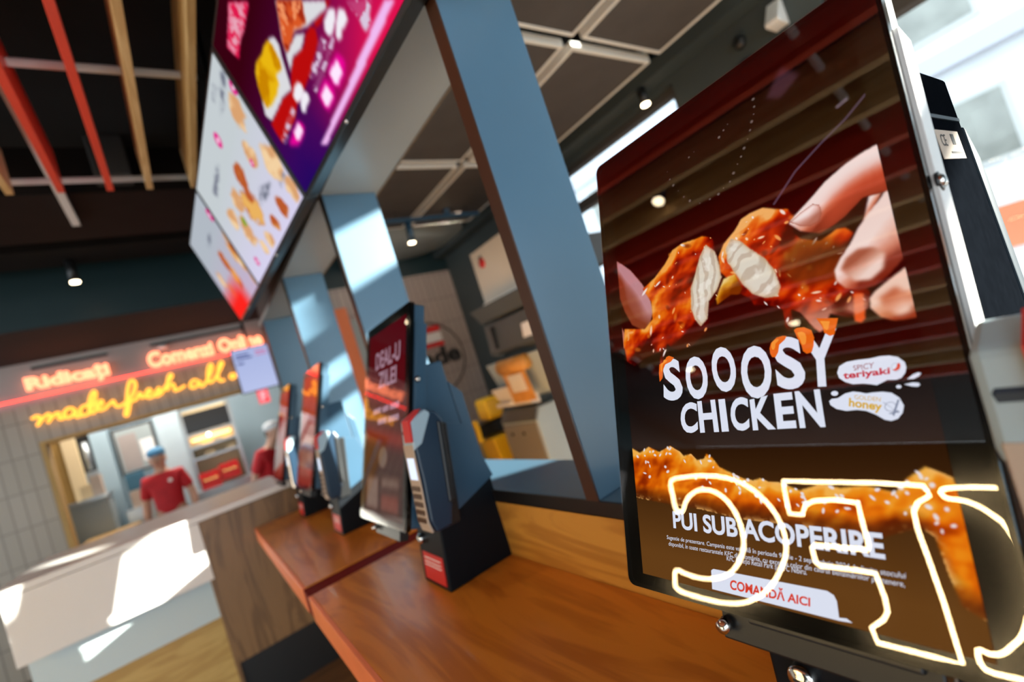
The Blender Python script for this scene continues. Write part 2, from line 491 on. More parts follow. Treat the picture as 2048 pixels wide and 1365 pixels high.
DATA = {'LET':[['S',[[0.2019,0.5269],[0.2775,0.5324],[0.2782,0.6238],[0.1837,0.6225]]],['O',[[0.2969,0.5334],[0.3896,0.5379],[0.3857,0.6272],[0.2953,0.6268]]],['O',[[0.408,0.524],[0.4988,0.5308],[0.4968,0.6195],[0.4082,0.6183]]],['O',[[0.5207,0.5347],[0.6224,0.5422],[0.6093,0.6386],[0.5078,0.6379]]],['S',[[0.6296,0.5309],[0.7162,0.537],[0.7133,0.6291],[0.626,0.6281]]],['Y',[[0.7202,0.5419],[0.8174,0.5374],[0.8039,0.6324],[0.7028,0.6276]]],['C',[[0.2575,0.6316],[0.331,0.6307],[0.3224,0.6937],[0.2497,0.6974]]],['H',[[0.3329,0.6308],[0.4054,0.6311],[0.4054,0.6958],[0.3306,0.6958]]],['I',[[0.4178,0.6318],[0.443,0.632],[0.4423,0.6958],[0.4158,0.696]]],['C',[[0.4594,0.6324],[0.5253,0.6319],[0.5167,0.6951],[0.453,0.6973]]],['K',[[0.5298,0.6391],[0.5997,0.6339],[0.6017,0.6962],[0.5273,0.6962]]],['E',[[0.6102,0.6329],[0.6678,0.6333],[0.6639,0.6959],[0.606,0.6962]]],['N',[[0.6747,0.6329],[0.7458,0.6337],[0.7437,0.6966],[0.673,0.6964]]]],'TXT':[['PUI SUB ACOPERIRE',[[0.1722,0.8575],[0.833,0.8556],[0.8289,0.8934],[0.1697,0.8927]],'w',1],['Sugestie de prezentare. Campania este valabilă în perioada 9 iulie - 2 septembrie 2024, în limita stocului',[[0.1356,0.9082],[0.8665,0.9061],[0.863,0.9174],[0.133,0.9195]],'w',0],['disponibil, în toate restaurantele KFC din România, cu excepția celor din cadrul benzinăriilor partenere,',[[0.1412,0.9206],[0.8616,0.9179],[0.858,0.9295],[0.1385,0.9326]],'w',0],['KFC Ploiești Retail Park și KFC Nibiru.',[[0.3757,0.929],[0.6285,0.9264],[0.6249,0.939],[0.3729,0.9401]],'w',0],['COMANDĂ AICI',[[0.38,0.964],[0.6274,0.9655],[0.622,0.9844],[0.3739,0.988]],'r',1],['SPICY',[[0.8406,0.6028],[0.8912,0.6017],[0.8877,0.6108],[0.8406,0.6108]],'m',0],['teriyaki',[[0.8128,0.6106],[0.9236,0.6124],[0.9202,0.6258],[0.8125,0.6257]],'c',1],['GOLDEN',[[0.8303,0.6487],[0.8904,0.6564],[0.887,0.6628],[0.8299,0.6555]],'g',0],['honey',[[0.817,0.6526],[0.8911,0.664],[0.8849,0.6811],[0.811,0.6702]],'g',1]],'BLOB':[[[0.7985,0.6105],[0.8066,0.6002],[0.8265,0.595],[0.8528,0.5943],[0.8824,0.5951],[0.9056,0.5938],[0.9274,0.595],[0.9448,0.5993],[0.9562,0.608],[0.9572,0.616],[0.9528,0.6235],[0.9423,0.6305],[0.9303,0.6326],[0.912,0.6312],[0.8993,0.6343],[0.8865,0.6374],[0.872,0.6348],[0.8557,0.6326],[0.832,0.6319],[0.8139,0.6269],[0.801,0.6194]],[[0.765,0.655],[0.7729,0.6517],[0.7883,0.6515],[0.8085,0.6452],[0.8286,0.6433],[0.844,0.6454],[0.8587,0.6484],[0.8743,0.6478],[0.8966,0.6482],[0.9147,0.6509],[0.9292,0.6592],[0.9353,0.6712],[0.9293,0.6816],[0.917,0.6898],[0.902,0.6926],[0.8883,0.6902],[0.8715,0.6821],[0.8508,0.6751],[0.8296,0.6726],[0.8036,0.673],[0.7799,0.6687],[0.7665,0.6616]],[[0.9532,0.6334],[0.9666,0.6276],[0.9782,0.6252],[0.9842,0.6271],[0.9792,0.6306],[0.9674,0.634]],[[0.9448,0.6404],[0.9631,0.639],[0.9748,0.6404],[0.9772,0.6434],[0.9717,0.6459],[0.96,0.6446]],[[0.9386,0.6435],[0.9373,0.6449],[0.9346,0.6457],[0.9314,0.6457],[0.9286,0.645],[0.9271,0.6437],[0.9272,0.6422],[0.929,0.641],[0.932,0.6404],[0.9352,0.6406],[0.9376,0.6416],[0.9386,0.643]],[[0.7916,0.6439],[0.7901,0.6457],[0.787,0.6469],[0.7828,0.6474],[0.7786,0.647],[0.7752,0.6458],[0.7733,0.6441],[0.7735,0.6422],[0.7756,0.6405],[0.7792,0.6395],[0.7835,0.6393],[0.7875,0.64],[0.7905,0.6414],[0.7917,0.6432]]],'RING1':[[0.9457,0.6149],[0.9445,0.6169],[0.9426,0.6186],[0.9399,0.6198],[0.9369,0.6205],[0.9337,0.6205],[0.9308,0.6198],[0.9284,0.6186],[0.9267,0.6168],[0.926,0.6148],[0.9264,0.6127],[0.9277,0.6108],[0.9299,0.6092],[0.9327,0.6081],[0.9358,0.6076],[0.939,0.6078],[0.9418,0.6086],[0.944,0.6099],[0.9454,0.6117],[0.9458,0.6138]],'CHILI':[[0.9457,0.608],[0.9465,0.613],[0.942,0.6176],[0.9344,0.6194],[0.9271,0.6173],[0.934,0.6159],[0.9384,0.6133],[0.9404,0.609]],'RING2':[[0.9197,0.6721],[0.9183,0.6743],[0.9158,0.6762],[0.9125,0.6777],[0.9085,0.6785],[0.9044,0.6786],[0.9005,0.678],[0.8973,0.6767],[0.895,0.6749],[0.894,0.6727],[0.8943,0.6703],[0.896,0.6681],[0.8987,0.6663],[0.9023,0.6649],[0.9064,0.6643],[0.9105,0.6644],[0.9142,0.6652],[0.9172,0.6666],[0.9191,0.6686],[0.9198,0.6708]],'BTN':[[0.3055,0.9959],[0.3097,0.9618],[0.3185,0.958],[0.6739,0.9542],[0.6896,0.9585],[0.6949,0.9666],[0.6932,0.995]],'NUB':[[0.6932,0.995],[0.6927,0.9904],[0.7122,0.9888],[0.7253,0.9933]],'DRIP':[[[0.7044,0.5258],[0.7135,0.5228],[0.7344,0.5244],[0.7532,0.5321],[0.757,0.5456],[0.7518,0.5594],[0.7438,0.5698],[0.7292,0.5711],[0.7202,0.5656],[0.719,0.5557],[0.7109,0.5416]],[[0.6224,0.55],[0.6294,0.5404],[0.6491,0.5324],[0.6694,0.5315],[0.6807,0.5337],[0.6729,0.5395],[0.6539,0.5466],[0.6475,0.5595],[0.6366,0.5677],[0.6267,0.5667],[0.6219,0.5594]],[[0.7713,0.5134],[0.828,0.5216],[0.8174,0.5374],[0.8109,0.5475],[0.7986,0.5483],[0.7859,0.5412],[0.7831,0.5296]],[[0.2101,0.5341],[0.2211,0.5247],[0.2347,0.5229],[0.2571,0.5293],[0.2402,0.537],[0.2131,0.5407],[0.1994,0.552],[0.1931,0.5704],[0.178,0.5776],[0.1777,0.5586],[0.1845,0.538]]],'RAS':{'fingL':[[0.0031,0.2451],[0.079,0.2878],[0.1346,0.3338],[0.1667,0.3736],[0.1772,0.4099],[0.153,0.4371],[0.111,0.4462],[0.0594,0.4267],[0.0238,0.3867],[0.004,0.3504]],'fingL2':[[-0.004,0.422],[0.0414,0.4727],[-0.0071,0.4824]],'chL':[[0.1347,0.3466],[0.2024,0.3299],[0.2583,0.3073],[0.301,0.2819],[0.3499,0.2759],[0.4059,0.2793],[0.4384,0.28],[0.4774,0.2927],[0.481,0.3196],[0.4922,0.3555],[0.4975,0.3893],[0.4766,0.4179],[0.4426,0.434],[0.4117,0.451],[0.4251,0.4638],[0.4088,0.4886],[0.3746,0.5005],[0.3394,0.5127],[0.2829,0.5154],[0.2496,0.5083],[0.2288,0.4944],[0.2093,0.527],[0.1904,0.5678],[0.1802,0.5474],[0.1938,0.508],[0.1095,0.517],[0.0523,0.5298],[0.013,0.5137],[0.0017,0.4681],[0.015,0.431],[0.1246,0.4456],[0.1708,0.4274],[0.1722,0.3845]],'meatL':[[0.4477,0.303],[0.4797,0.325],[0.4884,0.3547],[0.4908,0.3848],[0.4697,0.4059],[0.4301,0.4265],[0.4151,0.4624],[0.385,0.4746],[0.364,0.4551],[0.3543,0.4312],[0.3626,0.3869],[0.3929,0.3524],[0.4173,0.3228]],'crust':[[0.4975,0.3893],[0.5421,0.3871],[0.5608,0.422],[0.5454,0.4318],[0.5169,0.4269],[0.4822,0.435],[0.4614,0.4391],[0.4587,0.4257]],'chR':[[0.5158,0.3163],[0.5651,0.2972],[0.592,0.2799],[0.6259,0.2758],[0.6697,0.2758],[0.708,0.2894],[0.7453,0.2996],[0.7618,0.3239],[0.7482,0.3452],[0.7657,0.364],[0.8186,0.3811],[0.8481,0.3742],[0.8656,0.3693],[0.8881,0.373],[0.9046,0.3861],[0.8778,0.4083],[0.8987,0.4649],[0.9143,0.4929],[0.9016,0.5157],[0.856,0.5256],[0.8088,0.5101],[0.7887,0.5334],[0.7736,0.5385],[0.7595,0.5296],[0.7287,0.4963],[0.7043,0.4871],[0.7049,0.5178],[0.6876,0.5256],[0.6783,0.5151],[0.6792,0.4832],[0.6504,0.4721],[0.6275,0.4655],[0.5942,0.4632],[0.5813,0.446],[0.5495,0.4304],[0.515,0.4192],[0.5123,0.3921],[0.4883,0.3712],[0.4904,0.3385]],'meatR':[[0.546,0.3123],[0.5769,0.3239],[0.607,0.3478],[0.6509,0.378],[0.6758,0.4081],[0.6835,0.4389],[0.6708,0.456],[0.6311,0.4523],[0.5923,0.4377],[0.5633,0.4121],[0.5426,0.3851],[0.5215,0.356],[0.5225,0.3289]],'bridge':[[0.7515,0.3607],[0.8456,0.3828],[0.8778,0.4083],[0.8631,0.4582],[0.7418,0.4494],[0.7052,0.4284],[0.7004,0.3885]],'index':[[1.0164,0.2554],[0.973,0.2566],[0.9201,0.2639],[0.8618,0.2789],[0.8135,0.2986],[0.7672,0.3154],[0.7405,0.3284],[0.7695,0.3504],[0.8224,0.368],[0.8581,0.3628],[0.8938,0.3536],[0.9438,0.3339],[0.9983,0.3382],[1.0206,0.3318],[1.0349,0.2665]],'indshade':[[1.0264,0.2945],[0.9816,0.2887],[0.9238,0.2951],[0.8656,0.3135],[0.8389,0.3345],[0.8229,0.3662],[0.8581,0.3628],[0.8938,0.3536],[0.9438,0.3339],[0.9983,0.3382],[1.0206,0.3318]],'nailI':[[0.7442,0.3263],[0.7789,0.3166],[0.8177,0.3096],[0.8344,0.3161],[0.8368,0.332],[0.8258,0.3462],[0.7995,0.3482],[0.772,0.3413]],'small':[[0.9585,0.3336],[0.9869,0.3375],[0.9595,0.3622],[0.9315,0.375]],'thumb':[[1.0087,0.3265],[0.9819,0.3465],[0.9472,0.3633],[0.9171,0.382],[0.8922,0.4027],[0.8607,0.4224],[0.8397,0.4404],[0.8398,0.4582],[0.8583,0.4747],[0.8927,0.485],[0.929,0.4831],[0.9673,0.4697],[1.0064,0.4492],[1.0344,0.4272],[1.0383,0.3457]],'nailT':[[0.8578,0.4413],[0.8753,0.4255],[0.9069,0.4165],[0.9418,0.4209],[0.964,0.4359],[0.9526,0.4585],[0.921,0.4707],[0.8837,0.4655]],'third':[[1.0443,0.4613],[1.0013,0.4659],[0.965,0.4774],[0.9266,0.4909],[0.9097,0.5004],[0.9072,0.5166],[0.9252,0.5339],[0.9555,0.5446],[1.0181,0.5451]],'nailF':[[0.9297,0.5038],[0.9719,0.4908],[1.0066,0.5165],[0.9903,0.5356],[0.963,0.5378],[0.9398,0.5232]],'dripR':[[0.8751,0.4862],[0.8984,0.4902],[0.8923,0.5308],[0.8796,0.5372],[0.8641,0.5318]],'low':[[-0.0185,0.7274],[0.001,0.724],[0.0377,0.7347],[0.0879,0.7214],[0.1382,0.7335],[0.1916,0.7208],[0.2305,0.7323],[0.2485,0.7419],[0.2822,0.738],[0.3046,0.751],[0.3332,0.748],[0.3449,0.7375],[0.3668,0.7464],[0.3888,0.7638],[0.4154,0.7707],[0.4413,0.7774],[0.474,0.785],[0.5044,0.7871],[0.5281,0.7826],[0.5533,0.7886],[0.588,0.789],[0.6437,0.8005],[0.7022,0.7883],[0.7526,0.7931],[0.8145,0.7876],[0.8784,0.7964],[0.9112,0.7745],[0.9513,0.7586],[0.9776,0.7664],[0.9987,0.7727],[1.0186,0.8601],[1.0014,0.9509],[0.9634,0.9387],[0.9499,0.8975],[0.9406,0.8538],[0.9153,0.8425],[0.8134,0.867],[0.6946,0.8611],[0.5688,0.8591],[0.4391,0.8584],[0.2909,0.8479],[0.1618,0.8441],[0.0155,0.8374],[-0.0504,0.8287]]},'DOTS':[[0.3203,0.0867],[0.3279,0.1089],[0.3408,0.1284],[0.3605,0.1484],[0.3817,0.1697],[0.4055,0.1864],[0.446,0.2038],[0.4882,0.2062],[0.5238,0.2047],[0.5458,0.1972],[0.5731,0.1905],[0.5903,0.1763],[0.6093,0.1618],[0.6256,0.15],[0.6405,0.1357],[0.6573,0.121],[0.6705,0.1053],[0.6802,0.0894],[0.6909,0.0763],[0.6967,0.0612],[0.6975,0.0441],[0.5956,0.0629],[0.5776,0.0706],[0.5569,0.0799],[0.4494,0.0778],[0.4251,0.0835]],'STREAK':[[[1.0042,0.1601],[0.943,0.1857],[0.8683,0.2073],[0.7864,0.2354],[0.7075,0.2789]],[[0.7994,0.0138],[0.8522,0.0546],[0.7816,0.0791],[0.736,0.0601]],[[0.9528,0.1522],[0.9315,0.1564]]],'NEON_C':[[2.415,1.866],[2.271,1.9],[2.109,1.912],[1.942,1.897],[1.801,1.845],[1.694,1.766],[1.619,1.679],[1.576,1.583],[1.568,1.487],[1.599,1.387],[1.653,1.293],[1.731,1.22],[1.825,1.174],[1.939,1.152],[2.09,1.146],[2.258,1.157],[2.289,1.211],[2.286,1.272],[2.193,1.26],[2.073,1.259],[1.964,1.286],[1.887,1.334],[1.84,1.41],[1.82,1.494],[1.838,1.585],[1.884,1.677],[1.96,1.759],[2.053,1.806],[2.162,1.813],[2.238,1.767],[2.273,1.709],[2.283,1.66],[2.343,1.662],[2.382,1.758]],'NEON_F':[[1.595,1.897],[1.42,1.898],[1.126,1.905],[0.918,1.899],[0.899,1.853],[0.948,1.816],[0.966,1.772],[0.956,1.689],[0.922,1.553],[0.885,1.394],[0.843,1.171],[0.937,1.168],[1.142,1.164],[1.163,1.22],[1.113,1.267],[1.095,1.305],[1.104,1.362],[1.136,1.462],[1.231,1.463],[1.39,1.454],[1.41,1.471],[1.43,1.539],[1.41,1.557],[1.274,1.562],[1.166,1.568],[1.161,1.588],[1.187,1.712],[1.203,1.797],[1.317,1.804],[1.42,1.791],[1.468,1.76],[1.479,1.709],[1.551,1.708],[1.575,1.798]],'NEON_K':[[0.463,1.904],[0.655,1.903],[0.772,1.899],[0.852,1.884],[0.84,1.847],[0.777,1.838],[0.726,1.815],[0.684,1.78],[0.646,1.734],[0.608,1.605],[0.615,1.455],[0.648,1.334],[0.687,1.278],[0.719,1.244],[0.755,1.233],[0.79,1.237],[0.773,1.172],[0.667,1.172],[0.539,1.177]],'SCRIPT':[[[-1.187,2.318],[-1.142,2.333],[-1.127,2.305],[-1.148,2.252],[-1.165,2.246]],[[-1.151,2.253],[-1.1,2.304],[-1.063,2.329],[-1.054,2.295],[-1.073,2.256],[-1.086,2.243]],[[-1.076,2.257],[-1.013,2.312],[-0.986,2.31],[-0.994,2.267],[-0.982,2.247],[-0.957,2.262]],[[-0.869,2.31],[-0.897,2.335],[-0.933,2.323],[-0.953,2.283],[-0.938,2.248],[-0.904,2.251],[-0.86,2.299],[-0.876,2.25],[-0.858,2.228],[-0.832,2.242]],[[-0.757,2.296],[-0.774,2.325],[-0.818,2.308],[-0.834,2.259],[-0.812,2.228],[-0.768,2.244],[-0.713,2.337],[-0.678,2.421],[-0.689,2.449],[-0.722,2.404],[-0.752,2.318],[-0.761,2.25],[-0.736,2.233],[-0.699,2.269]],[[-0.699,2.269],[-0.651,2.301],[-0.65,2.332],[-0.68,2.326],[-0.701,2.285],[-0.687,2.241],[-0.638,2.248],[-0.595,2.282],[-0.56,2.303],[-0.557,2.262],[-0.533,2.23],[-0.481,2.245]],[[-0.481,2.245],[-0.405,2.303],[-0.351,2.402],[-0.351,2.46],[-0.38,2.469],[-0.414,2.404],[-0.446,2.299],[-0.477,2.195],[-0.501,2.13],[-0.485,2.116],[-0.46,2.173],[-0.431,2.245],[-0.377,2.261],[-0.339,2.315],[-0.323,2.302],[-0.325,2.264],[-0.283,2.277]],[[-0.279,2.279],[-0.239,2.3],[-0.244,2.336],[-0.275,2.312],[-0.282,2.255],[-0.246,2.244],[-0.206,2.273],[-0.16,2.327],[-0.165,2.277],[-0.187,2.242],[-0.212,2.248]],[[-0.166,2.244],[-0.064,2.366],[-0.016,2.421],[-0.032,2.442],[-0.066,2.384],[-0.099,2.274],[-0.069,2.316],[-0.031,2.33],[-0.026,2.294],[-0.029,2.252],[0.013,2.256],[0.075,2.281]],[[0.201,2.304],[0.161,2.316],[0.125,2.283],[0.121,2.241],[0.163,2.237],[0.219,2.29],[0.207,2.241],[0.241,2.23],[0.322,2.322],[0.375,2.415],[0.363,2.454],[0.325,2.393],[0.3,2.293],[0.311,2.245],[0.362,2.274],[0.437,2.361],[0.485,2.429],[0.468,2.452],[0.427,2.382],[0.401,2.281],[0.412,2.233],[0.458,2.237]],[[0.565,2.261],[0.539,2.281],[0.517,2.256],[0.533,2.228],[0.57,2.25],[0.63,2.362],[0.575,2.23]]],'RIDI':[[-1.163,2.725],[-0.517,2.717],[-0.519,2.543],[-1.16,2.555]],'ONLI':[[-0.185,2.733],[0.958,2.715],[0.965,2.552],[-0.193,2.553]],'MENU':{'B1':{'redA':[[0.56,0.646],[0.629,0.689],[0.64,0.663],[0.661,0.693],[0.562,0.679],[0.533,0.633],[0.5,0.624],[0.463,0.634],[0.388,0.595],[0.343,0.606],[0.283,0.647],[0.215,0.609],[0.158,0.601],[0.054,0.585],[0.052,0.71],[0.209,0.738],[0.272,0.715],[0.412,0.728],[0.529,0.706]],'packA':[[0.366,0.543],[0.415,0.53],[0.468,0.558],[0.521,0.617],[0.631,0.687],[0.64,0.663],[0.458,0.395],[0.432,0.437],[0.39,0.49]],'packA2':[[0.366,0.543],[0.457,0.566],[0.498,0.616],[0.447,0.628],[0.391,0.593],[0.337,0.605]],'nug':[[0.463,0.401],[0.56,0.545],[0.54,0.576],[0.529,0.602],[0.494,0.584],[0.466,0.55],[0.428,0.558],[0.374,0.548],[0.381,0.506],[0.423,0.452]],'packB':[[0.332,0.411],[0.361,0.442],[0.361,0.48],[0.34,0.521],[0.289,0.648],[0.217,0.608],[0.158,0.601],[0.073,0.585],[0.054,0.529],[0.088,0.478]],'fries':[[0.318,0.404],[0.326,0.443],[0.318,0.515],[0.303,0.544],[0.257,0.522],[0.243,0.561],[0.187,0.563],[0.133,0.552],[0.091,0.52],[0.096,0.474],[0.121,0.418],[0.153,0.371],[0.192,0.363],[0.247,0.387],[0.285,0.388]],'cupA':[[0.643,0.701],[0.658,0.728],[0.636,0.753],[0.601,0.764],[0.58,0.749],[0.578,0.717],[0.596,0.697],[0.624,0.693]],'cupB':[[0.673,0.746],[0.687,0.773],[0.679,0.805],[0.66,0.811],[0.64,0.802],[0.62,0.814],[0.605,0.803],[0.606,0.78],[0.638,0.755],[0.661,0.745]],'cupC':[[0.341,0.666],[0.353,0.696],[0.345,0.722],[0.315,0.734],[0.276,0.712],[0.277,0.671],[0.308,0.659]],'cupD':[[0.345,0.722],[0.358,0.756],[0.345,0.781],[0.314,0.775],[0.289,0.784],[0.273,0.765],[0.292,0.731],[0.319,0.721]],'txA':[[0.56,0.715],[0.566,0.745],[0.537,0.753],[0.445,0.758],[0.415,0.755],[0.413,0.718],[0.492,0.72],[0.529,0.706]],'txB':[[0.593,0.763],[0.598,0.784],[0.531,0.793],[0.41,0.806],[0.39,0.794],[0.395,0.771],[0.506,0.771]],'txC':[[0.238,0.687],[0.241,0.716],[0.072,0.732],[0.054,0.698],[0.137,0.69]],'mgA':[[0.577,0.821],[0.589,0.878],[0.558,0.901],[0.506,0.906],[0.486,0.87],[0.492,0.828],[0.512,0.811],[0.551,0.819]],'mgB':[[0.474,0.817],[0.482,0.893],[0.451,0.912],[0.403,0.908],[0.392,0.879],[0.398,0.816],[0.425,0.813]],'mgC':[[0.227,0.758],[0.243,0.808],[0.202,0.828],[0.14,0.82],[0.082,0.759],[0.161,0.75]],'whA':[[0.561,0.832],[0.554,0.891],[0.509,0.894],[0.497,0.879],[0.501,0.824]],'whB':[[0.46,0.834],[0.46,0.895],[0.414,0.898],[0.403,0.879],[0.41,0.83]],'whC':[[0.22,0.763],[0.217,0.812],[0.163,0.814],[0.149,0.791],[0.167,0.757]],'txD':[[0.71,0.765],[0.785,0.877],[0.751,0.893],[0.745,0.916],[0.716,0.917],[0.709,0.902],[0.715,0.855],[0.711,0.804]],'stripe':[[0.819,0.926],[0.847,0.968],[0.642,0.977],[0.488,0.979],[0.296,0.983],[0.264,0.949],[0.524,0.944],[0.66,0.931]],'tagL':[[0.241,0.076],[0.342,0.224],[0.244,0.23],[0.182,0.214],[0.105,0.229],[0.078,0.118],[0.178,0.096]]},'B2':{'food':[[[0.92,0.298],0.05,0],[[0.802,0.504],0.045,0],[[0.941,0.678],0.06,0],[[0.605,0.457],0.045,1],[[0.407,0.491],0.05,0],[[0.229,0.495],0.05,0],[[0.53,0.655],0.07,1],[[0.309,0.681],0.06,0],[[0.798,0.888],0.035,1],[[0.961,0.893],0.04,0],[[0.646,0.888],0.03,1],[[0.494,0.904],0.035,0],[[0.377,0.893],0.03,0],[[0.336,0.624],0.02,2]],'mag':[[[0.996,0.224],0.05],[[0.609,0.169],0.06],[[0.179,0.884],0.045],[[0.778,0.528],0.03]],'bars':[[[1.001,0.085],[1.013,0.141],[0.838,0.171],[0.752,0.148]],[[0.43,0.194],[0.484,0.231],[0.204,0.269],[0.185,0.212]],[[0.862,0.034],[0.891,0.086],[0.794,0.087],[0.776,0.05]],[[0.704,0.654],[0.833,0.727],[0.739,0.754],[0.615,0.712]],[[0.969,0.78],[0.981,0.808],[0.884,0.822],[0.878,0.8]]]},'B3':{'food':[[[1.023,0.537],0.06,0],[[0.946,0.607],0.05,1],[[0.627,0.56],0.06,1],[[1.005,0.728],0.06,0],[[0.645,0.74],0.06,1],[[1.015,0.914],0.04,0],[[0.228,0.572],0.05,0],[[0.325,0.748],0.05,0]],'mag':[[[0.97,0.219],0.07],[[0.455,0.908],0.04]],'bars':[[[0.666,0.244],[0.769,0.28],[0.48,0.311],[0.435,0.262]]]}}}

# ------------------------------------------------------------------ materials
M_steelblue = mat('slate_blue_lacquer', lin('587a92'), 0.30, spec=0.6, noise=0.10, scale=3.0)
M_soffit = mat('gray_soffit', (0.36, 0.37, 0.36), 0.38, spec=0.6, noise=0.06, scale=3.0)
M_blackedge = mat('black_edge', (0.012, 0.010, 0.009), 0.35)
M_brownedge = mat('brown_edge', (0.060, 0.022, 0.010), 0.35)
M_plyedge = mat('ply_edge', (0.20, 0.13, 0.08), 0.6, noise=0.3, scale=30)
M_honeywood = wood('honey_wood', (0.74, 0.265, 0.030), (0.56, 0.175, 0.017), 0.28, 'y', 0.8, coat=0.1)
M_backwood = wood('golden_wood', (0.66, 0.31, 0.05), (0.50, 0.21, 0.03), 0.4, 'y', 0.8)
M_maple = wood('pale_maple', (0.62, 0.42, 0.14), (0.50, 0.31, 0.09), 0.45, 'x', 0.9)
M_brownwood = wood('brown_wood', (0.26, 0.15, 0.065), (0.17, 0.095, 0.04), 0.4, 'z', 0.9)
M_glowband = mat('orange_red_band', (1.0, 0.27, 0.10), 0.35, noise=0.1, scale=6)  # orange-red put in for the warm glow on the counter fronts
M_darkred = mat('dark_red', (0.16, 0.004, 0.004), 0.6, spec=0.1)
M_floor = wood('floor_wood', (0.16, 0.085, 0.035), (0.10, 0.05, 0.02), 0.35, 'x', 0.7)
M_ceil = mat('charcoal_ceiling', (0.014, 0.013, 0.012), 0.9, noise=0.4, scale=3)
M_teal = mat('dark_teal_paint', (0.006, 0.024, 0.028), 0.42, noise=0.15, scale=2)
M_grayteal = mat('gray_teal_paint', (0.045, 0.060, 0.062), 0.55, noise=0.15, scale=3)
M_gray = mat('dark_gray_paint', (0.05, 0.048, 0.045), 0.6, noise=0.1, scale=3)
M_pale = mat('pale_plaster', (0.36, 0.315, 0.295), 0.7, noise=0.08, scale=4)
M_tile = tiles('greige_tile', (0.36, 0.30, 0.235), (0.33, 0.275, 0.21), (0.20, 0.165, 0.13), 0.10, 0.33, 0.35, 'xz')
M_tile2 = tiles('mauve_tile', (0.42, 0.34, 0.30), (0.385, 0.315, 0.28), (0.24, 0.19, 0.17), 0.075, 0.30, 0.4, 'xz', 0.005)
M_white = mat('white_laminate', (0.86, 0.85, 0.83), 0.35)
M_whitemetal = mat('white_metal', (0.80, 0.80, 0.78), 0.35, noise=0.05, scale=20)
M_black = mat('satin_black', (0.010, 0.011, 0.012), 0.35)
M_blackplastic = mat('black_plastic', (0.004, 0.005, 0.007), 0.6, spec=0.0, noise=0.2, scale=60)
M_bezel = mat('black_glass', (0.003, 0.003, 0.003), 0.12, spec=0.4)
M_navy = mat('navy_metal', lin('33536a'), 0.38, spec=0.6, noise=0.08, scale=5)
M_darknavy = mat('dark_navy_metal', (0.004, 0.006, 0.009), 0.5, spec=0.15)
M_slate = mat('dark_slate_metal', lin('26343e'), 0.5, spec=0.2)
M_deepnavy = mat('deep_navy_plastic', lin('1c3347'), 0.35)
M_chrome = mat('chrome', (0.75, 0.73, 0.70), 0.15, metal=1.0)
M_glass = glass('clear_cover', 2.2, 0.0)
M_pane = glass('window_glass', 1.25, 0.0, (0.93, 0.96, 0.97))
M_label = mat('beige_sticker', (0.52, 0.42, 0.34), 0.7)
M_ink = mat('black_ink', (0.02, 0.02, 0.02), 0.7)
M_red = mat('signal_red', (0.66, 0.016, 0.014), 0.45)
M_redslat = mat('red_lacquer', (0.80, 0.065, 0.028), 0.4, noise=0.12, scale=10, stretch=(1, 0.3, 1))
M_woodslat = wood('light_oak', (0.72, 0.47, 0.21), (0.60, 0.36, 0.14), 0.5, 'y', 0.8)
M_steel = mat('brushed_steel', (0.46, 0.50, 0.52), 0.35, metal=0.7, noise=0.12, scale=20, stretch=(1, 1, 8))
M_paleblue = mat('pale_blue_panel', (0.40, 0.54, 0.62), 0.5, noise=0.06, scale=4)
M_tan = mat('warm_tan', (0.50, 0.29, 0.08), 0.6, noise=0.1, scale=4)
M_cream = mat('cream', (0.80, 0.62, 0.36), 0.6)
M_yellow = mat('safety_yellow', (0.80, 0.50, 0.015), 0.45)
M_graybin = mat('graphite_panel', (0.075, 0.083, 0.085), 0.45, noise=0.12, scale=4)
M_graylight = mat('light_gray_panel', (0.34, 0.40, 0.41), 0.5, noise=0.08, scale=4)
M_whitecab = mat('cream_white_panel', (0.66, 0.60, 0.51), 0.5, noise=0.06, scale=3)
M_orangepaper = mat('orange_paper', (0.62, 0.27, 0.05), 0.6, noise=0.25, scale=12)
M_warm = emis('warm_lamp', (1.0, 0.80, 0.52), 14.0)

# ------------------------------------------------------------------ shell of the room
XW = 3.0          # inner face of the window wall
CZ = 3.46         # ceiling
BACK, FRONT = 6.5, -4.5
struct(MB().box(-6, 12, FRONT, 12, -0.2, 0).build('floor', M_floor))
struct(MB().box(0.805, XW, FRONT, 5.05, 0, 0.004).build('floor_tiled', tiles('pale_floor_tile', (0.55, 0.53, 0.50), (0.52, 0.50, 0.47), (0.35, 0.33, 0.31), 0.6, 0.6, 0.5, 'xy')))  # unseen pale floor added to bounce sunlight up into the pick-up room
struct(MB().box(-6, XW + 0.3, FRONT, 10, CZ, CZ + 0.15).build('ceiling', M_ceil))

